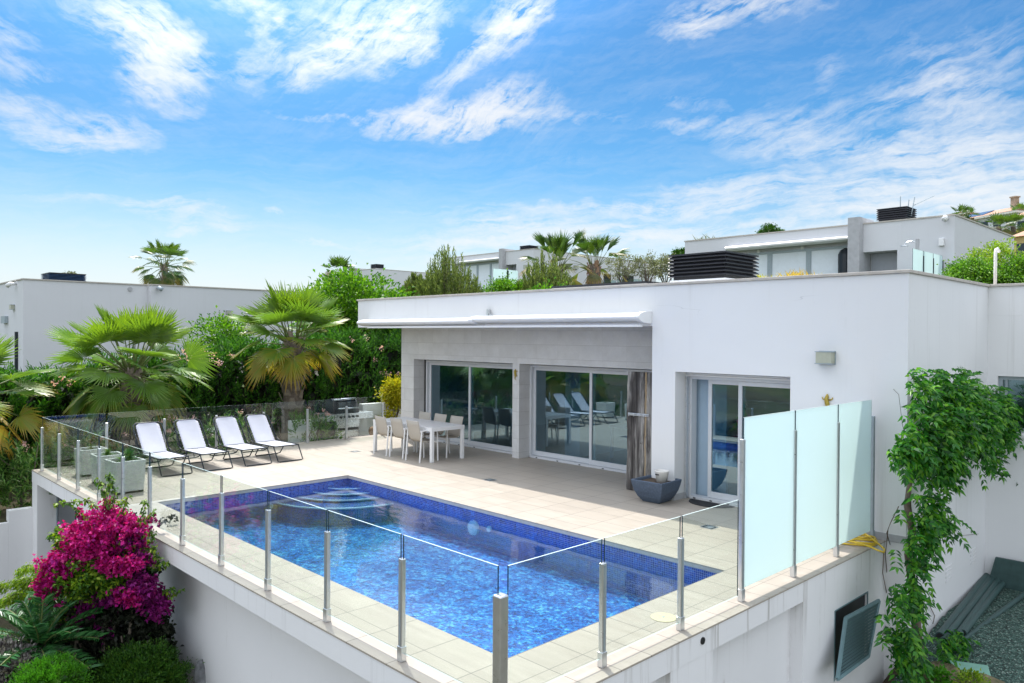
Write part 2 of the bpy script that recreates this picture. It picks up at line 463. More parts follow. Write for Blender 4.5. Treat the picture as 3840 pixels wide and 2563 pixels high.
def boulder_mat():
    m, b, out = new_mat("boulder")
    co = objco(b)
    n = b.noise(co, 3.0, 8, 0.65); n2 = b.noise(co, 14, 6, 0.7)
    c = b.ramp(n, [(0.3, (0.09, 0.085, 0.055)), (0.5, (0.24, 0.20, 0.12)), (0.7, (0.38, 0.33, 0.22))])
    c = b.mix(b.mapr(n2, 0.45, 0.65, 0, 0.7), c, (0.07, 0.085, 0.035))
    pbsdf(b, out, c, 0.9, 0, 0.2, bump(b, b.math("ADD", n, n2), 0.7, 0.05))
    m, b, out = new_mat("grey_rock")
    co = objco(b)
    n = b.noise(co, 5.0, 8, 0.7)
    c = b.ramp(n, [(0.3, (0.10, 0.105, 0.11)), (0.55, (0.30, 0.31, 0.32)), (0.75, (0.46, 0.46, 0.44))])
    pbsdf(b, out, c, 0.9, 0, 0.2, bump(b, n, 0.8, 0.05))


boulder_mat()


def terrace_mat():
    m, b, out = new_mat("terrace_tile")
    co = pos(b)
    x, y, z = b.sep(co)
    tx, ty = 0.61, 0.415
    gx = b.math("DIVIDE", b.math("ADD", x, 10.04 + 61.0), tx)
    gy = b.math("DIVIDE", b.math("SUBTRACT", y, 4.49 - 41.5), ty)
    def edge(g, w):
        f = b.math("ABSOLUTE", b.math("SUBTRACT", b.math("FRACT", g), 0.5))
        return b.math("GREATER_THAN", f, 0.5 - w)
    right, front = b.math("GREATER_THAN", x, -4.53), b.math("LESS_THAN", y, 4.36)      # cut border tiles along the two open edges
    lx = b.math("MULTIPLY", edge(gx, 0.0065), b.math("SUBTRACT", 1.0, right))
    ly = b.math("MULTIPLY", edge(gy, 0.0095), b.math("SUBTRACT", 1.0, front))
    line = b.math("MAXIMUM", lx, ly)
    for c_, v_, o_ in ((y, 3.83, x), (y, 3.98, x), (x, -4.04, y), (x, -4.17, y)):
        line = b.math("MAXIMUM", line, b.math("LESS_THAN", b.math("ABSOLUTE", b.math("SUBTRACT", c_, v_)), 0.003))
    cell = b.comb(b.math("FLOOR", gx), b.math("FLOOR", gy), 0.0)
    wn = b.n("ShaderNodeTexWhiteNoise", noise_dimensions="3D"); b.set(wn, "Vector", cell)
    rv = wn.outputs["Value"]
    grain = b.noise(b.vmath("ADD", b.mapping(co, scale=(1.2, 9.0, 1)), b.vmath("SCALE", wn.outputs["Color"], scale=20.0)), 1.6, 6, 0.65)
    fine = b.noise(co, 60, 4, 0.6)
    big = b.noise(co, 0.8, 5, 0.6)
    c = b.mix(b.mapr(grain, 0.3, 0.7, 0, 1), (0.365, 0.318, 0.262), (0.445, 0.395, 0.335))
    c = b.mix(b.mapr(rv, 0, 1, 0.0, 0.42), c, (0.325, 0.28, 0.232))
    c = b.mix(b.mapr(big, 0.4, 0.75, 0, 0.22), c, (0.33, 0.29, 0.25))
    c = b.mix(b.mapr(fine, 0.35, 0.7, 0.0, 0.12), c, (0.28, 0.25, 0.21))
    c = b.mix(b.math("MULTIPLY", line, 0.9), c, (0.13, 0.115, 0.10))
    h = b.math("SUBTRACT", b.math("MULTIPLY", fine, 0.12), line)
    pbsdf(b, out, c, b.mapr(grain, 0.3, 0.7, 0.42, 0.6), 0, 0.4, bump(b, h, 0.35, 0.004))


terrace_mat()


def stone_cladding_mat():
    m, b, out = new_mat("stone_cladding")
    co = pos(b)
    x, y, z = b.sep(co)
    u = b.math("ADD", x, y)
    gz = b.math("DIVIDE", b.math("ADD", z, 10.0), 0.298)
    gx = b.math("DIVIDE", b.math("ADD", u, 50.0), 0.60)
    def edge(g, w): return b.math("GREATER_THAN", b.math("ABSOLUTE", b.math("SUBTRACT", b.math("FRACT", g), 0.5)), 0.5 - w)
    line = b.math("MAXIMUM", b.math("MULTIPLY", edge(gx, 0.004), 0.35), edge(gz, 0.010))
    wn = b.n("ShaderNodeTexWhiteNoise", noise_dimensions="3D"); b.set(wn, "Vector", b.comb(b.math("FLOOR", gx), b.math("FLOOR", gz), 0.0))
    n = b.noise(b.vmath("ADD", co, b.vmath("SCALE", wn.outputs["Color"], scale=9.0)), 2.2, 7, 0.65)
    f = b.noise(co, 40, 5, 0.65)
    c = b.mix(b.mapr(n, 0.3, 0.7, 0, 1), (0.58, 0.575, 0.565), (0.72, 0.72, 0.715))
    c = b.mix(b.mapr(wn.outputs["Value"], 0, 1, 0, 0.25), c, (0.57, 0.565, 0.55))
    c = b.mix(b.mapr(f, 0.4, 0.7, 0, 0.18), c, (0.46, 0.455, 0.44))
    c = b.mix(b.math("MULTIPLY", line, 0.55), c, (0.30, 0.29, 0.275))
    pbsdf(b, out, c, 0.75, 0, 0.3, bump(b, b.math("SUBTRACT", b.math("MULTIPLY", f, 0.3), line), 0.25, 0.005))


stone_cladding_mat()


def mosaic_mat(name, stops, grout, gk):
    m, b, out = new_mat(name)
    co = pos(b)
    s = 1 / 0.027
    x, y, z = b.sep(b.vmath("SCALE", b.vmath("ADD", co, (40.003, 40.004, 40.005)), scale=s))
    cell = b.comb(b.math("FLOOR", x), b.math("FLOOR", y), b.math("FLOOR", z))
    wn = b.n("ShaderNodeTexWhiteNoise", noise_dimensions="3D"); b.set(wn, "Vector", cell)
    rv = wn.outputs["Value"]
    clump = b.noise(co, 3.5, 5, 0.7)
    wn2 = b.n("ShaderNodeTexWhiteNoise", noise_dimensions="3D"); b.set(wn2, "Vector", b.vmath("FLOOR", b.vmath("SCALE", cell, scale=0.5)))
    k = b.math("ADD", b.math("ADD", b.math("MULTIPLY", rv, 0.55), b.math("MULTIPLY", wn2.outputs["Value"], 0.42)), b.mapr(clump, 0.3, 0.7, -0.16, 0.22))
    c = b.ramp(k, stops)
    nx, ny, nz = [b.math("ABSOLUTE", q) for q in b.sep(b.n("ShaderNodeNewGeometry").outputs["True Normal"])]
    def edge(g, w): return b.math("GREATER_THAN", b.math("ABSOLUTE", b.math("SUBTRACT", b.math("FRACT", g), 0.5)), 0.5 - w)
    ex = b.math("MULTIPLY", edge(x, 0.075), b.math("LESS_THAN", nx, 0.5))
    ey = b.math("MULTIPLY", edge(y, 0.075), b.math("LESS_THAN", ny, 0.5))
    ez = b.math("MULTIPLY", edge(z, 0.075), b.math("LESS_THAN", nz, 0.5))
    line = b.math("MAXIMUM", b.math("MAXIMUM", ex, ey), ez)
    c = b.mix(b.math("MULTIPLY", line, gk), c, grout)
    pbsdf(b, out, c, 0.25, 0, 0.5, bump(b, b.math("SUBTRACT", 1.0, line), 0.3, 0.002))


mosaic_mat("pool_mosaic", [(0.0, (0.003, 0.014, 0.12)), (0.28, (0.005, 0.05, 0.30)), (0.50, (0.010, 0.13, 0.50)), (0.75, (0.04, 0.31, 0.70)), (0.95, (0.26, 0.62, 0.82))], (0.10, 0.30, 0.60), 0.5)
mosaic_mat("pool_shade_mosaic", [(0.0, (0.003, 0.010, 0.12)), (0.35, (0.005, 0.022, 0.23)), (0.65, (0.010, 0.05, 0.40)), (0.95, (0.03, 0.14, 0.55))], (0.36, 0.44, 0.66), 0.85)  # darker copy of the mosaic, shade on the walls put into its colour


def glassy(name, tint, ior=1.5, rough=0.0, boost=1.0, base=0.0, gcol=(1, 1, 1), wave=None):
    m, b, out = new_mat(name)
    fr = b.n("ShaderNodeLayerWeight", {"Blend": 0.5})
    tr = b.n("ShaderNodeBsdfTransparent", {"Color": (*tint, 1)})
    gl = b.n("ShaderNodeBsdfGlossy", {"Color": (*gcol, 1), "Roughness": rough})
    if wave is not None:
        nrm = wave(b)
        b.set(fr, "Normal", nrm); b.set(gl, "Normal", nrm)
    f0 = ((ior - 1) / (ior + 1)) ** 2                        # Schlick, the same from either side of the pane
    f = b.math("MULTIPLY_ADD", b.math("POWER", fr.outputs["Facing"], 5.0), 1 - f0, f0)
    f = b.math("MULTIPLY_ADD", f, boost, base, clamp=True)
    mx = b.n("ShaderNodeMixShader"); b.set(mx, 0, f)
    b.t.links.new(tr.outputs[0], mx.inputs[1]); b.t.links.new(gl.outputs[0], mx.inputs[2])
    b.t.links.new(mx.outputs[0], out.inputs[0])
    return m


def ripple(b):
    co = pos(b)
    q = b.mapping(co, rot=(0, 0, rad(35)), scale=(1.0, 2.2, 1))
    h = b.math("ADD", b.math("MULTIPLY", b.noise(q, 2.4, 2, 0.45, 0.5), 1.0), b.math("MULTIPLY", b.noise(q, 11.0, 3, 0.55, 0.4), 0.22))
    calm = b.mapr(b.noise(co, 0.45, 3, 0.5), 0.35, 0.65, 0.15, 1.3)
    nd = b.n("ShaderNodeBump", {"Distance": 0.02}); b.set(nd, "Strength", b.math("MULTIPLY", calm, 0.30)); b.set(nd, "Height", h)
    return nd.outputs[0]


glassy("clear_glass", (0.925, 0.965, 0.945), 1.5, 0.0, 1.1, 0.015)
glassy("window_glass", (0.50, 0.68, 0.76), 1.5, 0.0, 2.3, 0.12, (0.74, 0.93, 1.0))
glassy("far_glass", (0.75, 0.86, 0.88), 1.45, 0.0, 1.0, 0.05)
glassy("water_surface", (0.68, 0.92, 1.0), 1.33, 0.0, 1.9, 0.0, (1, 1, 1), ripple)
plain("glass_edge", (0.62, 0.74, 0.70), 0.15, 0.0, 0.8, var=0.1)
plain("glass_edge_dark", (0.02, 0.05, 0.07), 0.12, 0.0, 0.8, var=0.2)


def frosted():
    m, b, out = new_mat("frosted_glass")
    tl = b.n("ShaderNodeBsdfTranslucent", {"Color": (0.85, 0.955, 0.94, 1)})
    df = b.n("ShaderNodeBsdfDiffuse", {"Color": (0.76, 0.86, 0.86, 1)})
    tr = b.n("ShaderNodeBsdfTransparent", {"Color": (0.75, 0.92, 0.9, 1)})
    gl = b.n("ShaderNodeBsdfGlossy", {"Roughness": 0.25})
    a = b.n("ShaderNodeMixShader", {0: 0.35}); b.t.links.new(tl.outputs[0], a.inputs[1]); b.t.links.new(df.outputs[0], a.inputs[2])
    c = b.n("ShaderNodeMixShader", {0: 0.10}); b.t.links.new(a.outputs[0], c.inputs[1]); b.t.links.new(tr.outputs[0], c.inputs[2])
    d = b.n("ShaderNodeMixShader"); b.set(d, 0, 0.05)
    b.t.links.new(c.outputs[0], d.inputs[1]); b.t.links.new(gl.outputs[0], d.inputs[2])
    b.t.links.new(d.outputs[0], out.inputs[0])


frosted()


def weathered_wood():
    m, b, out = new_mat("weathered_wood")
    co = objco(b)
    q = b.mapping(co, scale=(1, 1, 0.06))
    n = b.noise(q, 9.0, 8, 0.62, 0.8); g = b.noise(q, 70.0, 4, 0.6)
    lo = b.noise(b.mapping(co, scale=(1, 1, 0.25)), 4.5, 5, 0.6)
    c = b.ramp(n, [(0.36, (0.035, 0.032, 0.031)), (0.45, (0.11, 0.10, 0.095)), (0.53, (0.31, 0.295, 0.275)), (0.60, (0.42, 0.40, 0.37)), (0.67, (0.13, 0.125, 0.125))])
    c = b.mix(b.mapr(lo, 0.46, 0.62, 0, 0.85), c, (0.030, 0.027, 0.027))
    c = b.mix(b.mapr(g, 0.4, 0.7, 0, 0.35), c, (0.04, 0.035, 0.03))
    x, y, z = b.sep(co)
    st = b.math("ABSOLUTE", b.math("SUBTRACT", b.math("ADD", x, b.mapr(b.noise(b.mapping(co, scale=(1, 1, 1.0)), 3.0, 4), 0, 1, -0.06, 0.06)), 0.14))
    c = b.mix(b.mapr(st, 0.0, 0.028, 0.75, 0.0, True), c, (0.43, 0.31, 0.17))
    pbsdf(b, out, c, 0.85, 0, 0.2, bump(b, b.math("ADD", n, b.math("MULTIPLY", g, 0.5)), 0.5, 0.01))


weathered_wood()


def sling(name, color, weave=180.0):
    m, b, out = new_mat(name)
    co = objco(b)
    x, y, z = b.sep(co)
    w = b.math("MULTIPLY", b.math("SINE", b.math("MULTIPLY", x, weave * 6)), b.math("SINE", b.math("MULTIPLY", y, weave * 6)))
    n = b.noise(co, 5, 4, 0.6)
    c = b.mix(b.mapr(n, 0.3, 0.7, 0, 1), tuple(q * 0.93 for q in color), color)
    p = pbsdf(b, None, c, 0.75, 0, 0.2, bump(b, w, 0.1, 0.002))
    tl = b.n("ShaderNodeBsdfTranslucent"); b.set(tl, 0, c)
    mx = b.n("ShaderNodeMixShader", {0: 0.25}); b.t.links.new(p, mx.inputs[1]); b.t.links.new(tl.outputs[0], mx.inputs[2])
    b.t.links.new(mx.outputs[0], out.inputs[0])


sling("lounger_mesh", (0.68, 0.69, 0.76))
sling("chair_mesh", (0.60, 0.555, 0.485))
plain("table_top", (0.56, 0.545, 0.54), 0.35, var=0.04)


def leaf_mat(name, cols, trans=0.30, rough=0.5, spec=0.35):
    """leaf colours differ from leaf to leaf"""
    m, b, out = new_mat(name)
    rnd = b.n("ShaderNodeNewGeometry").outputs["Random Per Island"]
    n = len(cols)
    c = b.ramp(rnd, [(i / max(1, n - 1), q) for i, q in enumerate(cols)])
    p = pbsdf(b, None, c, rough, 0, spec)
    tl = b.n("ShaderNodeBsdfTranslucent"); b.set(tl, 0, b.mix(1.0, c, (1.25, 1.35, 0.6, 1), "MULTIPLY"))
    mx = b.n("ShaderNodeMixShader", {0: trans}); b.t.links.new(p, mx.inputs[1]); b.t.links.new(tl.outputs[0], mx.inputs[2])
    b.t.links.new(mx.outputs[0], out.inputs[0])
    return m


leaf_mat("oleander_leaf", [(0.016, 0.06, 0.010), (0.035, 0.13, 0.015), (0.07, 0.22, 0.02), (0.13, 0.30, 0.03)])
leaf_mat("oleander_low_leaf", [(0.03, 0.08, 0.02), (0.06, 0.17, 0.03), (0.13, 0.27, 0.05), (0.25, 0.36, 0.12)], rough=0.4)
leaf_mat("lime_leaf", [(0.03, 0.10, 0.008), (0.07, 0.20, 0.012), (0.13, 0.30, 0.015), (0.20, 0.36, 0.03)], 0.4)
leaf_mat("wisteria_leaf", [(0.010, 0.07, 0.012), (0.025, 0.15, 0.018), (0.06, 0.25, 0.02), (0.17, 0.38, 0.03)], 0.38, 0.38)
leaf_mat("pine_leaf", [(0.07, 0.11, 0.03), (0.12, 0.17, 0.045), (0.19, 0.25, 0.06), (0.27, 0.31, 0.09)], 0.3)
leaf_mat("olive_leaf", [(0.10, 0.11, 0.065), (0.18, 0.185, 0.12), (0.27, 0.27, 0.19), (0.20, 0.24, 0.08)], 0.25)
leaf_mat("yellow_leaf", [(0.22, 0.24, 0.01), (0.40, 0.36, 0.012), (0.55, 0.45, 0.02), (0.30, 0.36, 0.02)], 0.35)
leaf_mat("ochre_grass_leaf", [(0.35, 0.24, 0.03), (0.52, 0.35, 0.04), (0.60, 0.45, 0.08)], 0.3)
leaf_mat("feather_leaf", [(0.10, 0.22, 0.012), (0.22, 0.36, 0.02), (0.36, 0.44, 0.04)], 0.4)
leaf_mat("bougainvillea_leaf", [(0.02, 0.06, 0.008), (0.06, 0.16, 0.012), (0.16, 0.30, 0.02), (0.30, 0.40, 0.03)], 0.35)
leaf_mat("painted_shade_leaf", [(0.010, 0.014, 0.010), (0.022, 0.03, 0.016), (0.045, 0.05, 0.03)], 0.15)  # darkened leaf copy, shade inside the plants put into the colour
leaf_mat("bougainvillea_bract", [(0.24, 0.002, 0.08), (0.46, 0.006, 0.17), (0.72, 0.016, 0.32), (0.34, 0.006, 0.24)], 0.35, 0.6)
leaf_mat("bougainvillea_purple_bract", [(0.13, 0.003, 0.10), (0.22, 0.006, 0.17), (0.34, 0.015, 0.26), (0.26, 0.01, 0.14)], 0.35, 0.6)
leaf_mat("pink_petal", [(0.75, 0.36, 0.42), (0.85, 0.55, 0.60), (0.80, 0.45, 0.45)], 0.3)
leaf_mat("grey_leaf", [(0.06, 0.05, 0.055), (0.13, 0.115, 0.115), (0.24, 0.22, 0.205), (0.32, 0.30, 0.28)], 0.1)
leaf_mat("plum_leaf", [(0.02, 0.014, 0.02), (0.045, 0.03, 0.04), (0.08, 0.06, 0.06)], 0.1)
leaf_mat("bright_leaf", [(0.04, 0.16, 0.008), (0.07, 0.26, 0.012), (0.11, 0.36, 0.02)], 0.3)
leaf_mat("deep_leaf", [(0.012, 0.05, 0.006), (0.025, 0.09, 0.008), (0.045, 0.14, 0.012), (0.10, 0.20, 0.02)], 0.2)
leaf_mat("cycad_leaf", [(0.012, 0.07, 0.018), (0.03, 0.13, 0.03), (0.07, 0.22, 0.06)], 0.2, 0.35)


def palm_leaf_mat(name, young, mature, old, dead):
    m, b, out = new_mat(name)
    rnd = b.n("ShaderNodeNewGeometry").outputs["Random Per Island"]
    age = b.n("ShaderNodeAttribute", attribute_name="age").outputs["Fac"]
    tip = b.n("ShaderNodeAttribute", attribute_name="tip").outputs["Fac"]
    k = b.math("ADD", age, b.mapr(rnd, 0, 1, -0.10, 0.10))
    c = b.ramp(k, [(0.0, young), (0.35, mature), (0.62, mature), (0.80, old), (1.0, dead)])
    c = b.mix(b.mapr(b.math("MULTIPLY", tip, b.math("ADD", age, 0.1)), 0.35, 0.85, 0, 0.85), c, (0.52, 0.30, 0.05))
    c = b.mix(b.mapr(rnd, 0, 1, 0, 0.35), c, tuple(q * 0.45 for q in mature))
    p = pbsdf(b, None, c, 0.36, 0, 0.5)
    tl = b.n("ShaderNodeBsdfTranslucent"); b.set(tl, 0, b.mix(1.0, c, (1.3, 1.3, 0.55, 1), "MULTIPLY"))
    mx = b.n("ShaderNodeMixShader", {0: 0.42}); b.t.links.new(p, mx.inputs[1]); b.t.links.new(tl.outputs[0], mx.inputs[2])
    b.t.links.new(mx.outputs[0], out.inputs[0])


palm_leaf_mat("palm_leaf", (0.22, 0.35, 0.02), (0.14, 0.27, 0.035), (0.36, 0.38, 0.04), (0.66, 0.40, 0.05))
palm_leaf_mat("far_palm_leaf", (0.10, 0.18, 0.02), (0.055, 0.12, 0.025), (0.15, 0.18, 0.05), (0.24, 0.21, 0.10))


def ground_mat():
    m, b, out = new_mat("garden_soil")
    co = pos(b)
    n = b.noise(co, 0.7, 8, 0.65); f = b.noise(co, 18, 6, 0.7)
    c = b.ramp(n, [(0.3, (0.045, 0.036, 0.026)), (0.5, (0.10, 0.085, 0.055)), (0.68, (0.065, 0.08, 0.028))])
    c = b.mix(b.mapr(f, 0.4, 0.7, 0, 0.6), c, (0.03, 0.03, 0.022))
    pbsdf(b, out, c, 0.95, 0, 0.15, bump(b, f, 0.8, 0.05))
    m, b, out = new_mat("hill_scrub")
    co = pos(b)
    n = b.noise(co, 0.12, 8, 0.7); f = b.noise(co, 2.0, 6, 0.7)
    c = b.ramp(n, [(0.3, (0.03, 0.055, 0.02)), (0.5, (0.07, 0.09, 0.035)), (0.7, (0.15, 0.125, 0.075))])
    c = b.mix(b.mapr(f, 0.45, 0.7, 0, 0.6), c, (0.02, 0.04, 0.014))
    pbsdf(b, out, c, 0.95, 0, 0.1, bump(b, f, 0.8, 0.3))
    m, b, out = new_mat("pebble_gravel")
    co = pos(b)
    vo = b.n("ShaderNodeTexVoronoi", {"Scale": 44.0, "Randomness": 1.0}); b.set(vo, "Vector", co)
    rv = b.sep(vo.outputs["Color"])[0]
    c = b.ramp(rv, [(0.0, (0.035, 0.075, 0.062)), (0.45, (0.075, 0.155, 0.125)), (0.8, (0.14, 0.24, 0.20)), (1.0, (0.30, 0.40, 0.34))])
    d = vo.outputs["Distance"]
    c = b.mix(b.mapr(d, 0.35, 0.75, 0, 0.85), c, (0.02, 0.025, 0.022))
    pbsdf(b, out, c, 0.8, 0, 0.3, bump(b, b.math("SUBTRACT", 1.0, d), 0.9, 0.03))


ground_mat()
MT = MATS

# ------------------------------------------------------------------ ground
def sstep(a, b, x):
    t = np.clip((x - a) / (b - a), 0, 1); return t * t * (3 - 2 * t)


def tz(x, y):
    x = np.asarray(x, float); y = np.asarray(y, float)
    back = np.interp(y, [11, 60, 98, 140, 172, 230], [0, 8.3, 9.8, 18.0, 23.0, 27.0])
    cap = 5.0 + 26 * sstep(-18.5, -13.0, np.degrees(np.arctan2(x, np.maximum(y, 1e-3)))) * sstep(60, 130, y)
    hill = np.minimum(back, cap) + 0.03 * np.maximum(y - 200, 0) * 0
    left = -0.95 + 0.13 * np.clip(-x - 19.5, 0, 16) + np.where(y > 11, hill, 0)
    low = -2.65 + 0 * x
    right = np.interp(y, [-60, 4, 8.5, 10.5, 12.0, 16, 22], [-3.2, -2.6, -1.95, -1.62, -1.36, -1.3, -0.9]) + np.maximum(y - 22, 0) * 0.17 * 1.2
    z = np.where(x < -17.25, left, np.where(y < 22.2, np.where(x > -3.7, right, np.where(y < 3.9, low, -2.9)), np.where(x > -3.7, np.maximum(right, -0.95 + hill), -0.95 + hill)))
    far = (np.hypot(x, y) > 420)
    return np.where(far, np.minimum(z, 6.0), z)


def terrain():
    xs = np.unique(np.concatenate([np.linspace(-2500, -120, 16), np.linspace(-120, -30, 31), np.linspace(-30, -17.3, 26), [-17.22], np.linspace(-16.5, -3.9, 18), [-3.6], np.linspace(-3.4, 12, 32), np.linspace(12, 120, 24), np.linspace(120, 2500, 14)]))
    ys = np.unique(np.concatenate([np.linspace(-2500, -60, 12), np.linspace(-60, -8, 14), np.linspace(-8, 3.85, 24), [3.95], np.linspace(4.2, 22, 46), [22.3], np.linspace(23, 60, 26), np.linspace(60, 240, 30), np.linspace(240, 2500, 14)]))
    X, Y = np.meshgrid(xs, ys)
    Z = tz(X, Y)
    rough = RNG.normal(0, 1, X.shape) * np.clip((np.hypot(X, Y) - 18) * 0.004, 0, 0.5)
    Z = Z + rough
    V = np.stack([X, Y, Z], -1).reshape(-1, 3)
    nx = len(xs); ny = len(ys)
    i, j = np.meshgrid(np.arange(nx - 1), np.arange(ny - 1))
    a = (j * nx + i).ravel()
    F = np.stack([a, a + 1, a + nx + 1, a + nx], -1)
    cx, cy = V[F].mean(1)[:, 0], V[F].mean(1)[:, 1]
    o = np_mesh("ground", V, F, [MT["hill_scrub"], MT["garden_soil"]])
    near = (np.hypot(cx, cy) < 30)
    o.data.polygons.foreach_set("material_index", near.astype(np.int32))
    struct(o)
    # pebble bed beside the house
    xs = np.linspace(-3.49, 7, 60); ys = np.linspace(9.2, 14.33, 40)
    X, Y = np.meshgrid(xs, ys)
    Z = tz(np.maximum(X, -3.0), Y) + 0.035 + 0.012 * RNG.normal(0, 1, X.shape) - 0.3 * np.clip(0.16 - (Y - 9.2) * 0.1, 0, 1)
    nx = len(xs)
    i, j = np.meshgrid(np.arange(nx - 1), np.arange(len(ys) - 1)); a = (j * nx + i).ravel()
    g = np_mesh("gravel", np.stack([X, Y, Z], -1).reshape(-1, 3), np.stack([a, a + 1, a + nx + 1, a + nx], -1), MT["pebble_gravel"], smooth=True)
    struct(g)


terrain()


def gravel_z(x, y): return float(tz(max(x, -3.0), y)) + 0.035


# ------------------------------------------------------------------ terrace and pool
PX0, PX1, PY0, PY1 = -12.66, -4.53, 4.34, 7.90
TX0, TX1, TY0 = -17.28, -3.76, 3.59
WATER, FLOORZ = -0.165, -0.62


def terrace():
    b = MB()
    t = -0.016
    ov = 0.025
    hx0, hx1, hy0, hy1 = PX0 + ov, PX1 - ov, PY0 + ov, PY1 - ov
    b.box(TX0, TX1, TY0, hy0, t, 0)
    b.box(TX0, hx0, hy0, hy1, t, 0)
    b.box(hx1, TX1, hy0, hy1, t, 0)
    b.box(TX0, TX1, hy1, 10.66, t, 0)
    b.box(TX0, -7.55, 10.66, 12.02, t, 0)
    b.box(-7.09, -5.11, 10.66, 10.98, t, 0)
    for (xa, xb, ya, yb) in ((hx0 - 0.3, hx0, hy0, hy1), (hx1, hx1 + 0.3, hy0, hy1), (hx0 - 0.3, hx1 + 0.3, hy1, hy1 + 0.3), (hx0 - 0.3, hx1 + 0.3, hy0 - 0.3, hy0)):
        b.box(xa, xb, ya, yb, -0.058, t - 0.001, 1)
    struct(b.build("terrace", [MT["terrace_tile"], MT["coping_stone"]]))
    # retaining wall that carries it: edge beam, recessed faces, piers
    w = MB()
    e = t - 0.003
    w.box(TX0 + 0.01, TX1 - 0.005, TY0 + 0.006, 3.96, -0.235, e)                # front edge beam
    w.box(TX1 - 0.1, TX1 - 0.006, 3.961, 10.631, -0.235, e)                # right edge beam
    w.box(TX0 + 0.015, -16.87, TY0 + 0.01, 4.2, -3.0, -0.236)              # pier at the left corner
    w.box(-16.86, TX1 - 0.31, 3.96, 4.02, -3.0, -0.05)                   # front wall, set back
    # right face: flush from y 8.2, shallow recess panels nearer, pier between
    w.box(TX1 - 0.3, TX1 - 0.008, 9.0, 9.05, -3.0, -0.236)
    w.box(TX1 - 0.3, TX1 - 0.008, 8.2, 9.0, -3.0, -0.236)
    w.box(TX1 - 0.3, TX1 - 0.008, 10.03, 10.631, -3.0, -0.236)
    w.box(TX1 - 0.3, TX1 - 0.008, 9.05, 10.03, -0.56, -0.236)
    w.box(TX1 - 0.3, TX1 - 0.008, 9.05, 10.03, -3.0, -1.39)
    w.box(TX1 - 0.3, TX1 - 0.16, 4.28, 8.2, -3.0, -0.236)
    w.box(TX1 - 0.16, TX1 - 0.010, 5.62, 6.32, -3.0, -0.236)
    w.box(TX1 - 0.16, TX1 - 0.010, 3.9, 4.6, -3.0, -0.236)
    w.box(TX0 + 0.02, TX0 + 0.3, 4.2, 12.0, -3.0, e)
    r = thing("retaining_wall", "white rendered retaining wall carrying the tiled pool terrace, stained under its edge", "retaining wall", (-10, 3.6, -2.65))
    w.build("wall", MT["weathered_render"], r)
    h = MB()
    q = at(2636, 2404, x=TX1)
    h.tube([(TX1 - 0.06, q[1], q[2] + 0.0), (TX1 + 0.004, q[1], q[2])], 0.034, 16)
    h.build("drain_hole", MT["black_plastic"], r, smooth=False)
    v = MB(); v.box(TX1 - 0.9, TX1 - 0.035, 9.053, 10.027, -1.388, -0.563); v.build("hatch_shade_fill", MT["black_plastic"], r)  # solid black block fills the opening, painted darkness for the unlit inside
    # glazed opening under the terrace beside the left pier
    g = MB(); g.box(-16.84, -15.6, 3.935, 3.955, -2.3, -0.40); g.build("window", MT["dark_window"], r)
    g = MB(); g.box(-16.86, -16.80, 3.92, 3.957, -2.35, -0.34); g.box(-16.79, -15.6, 3.92, 3.957, -0.39, -0.335); g.build("window_frame", MT["grey_metal"], r)


terrace()


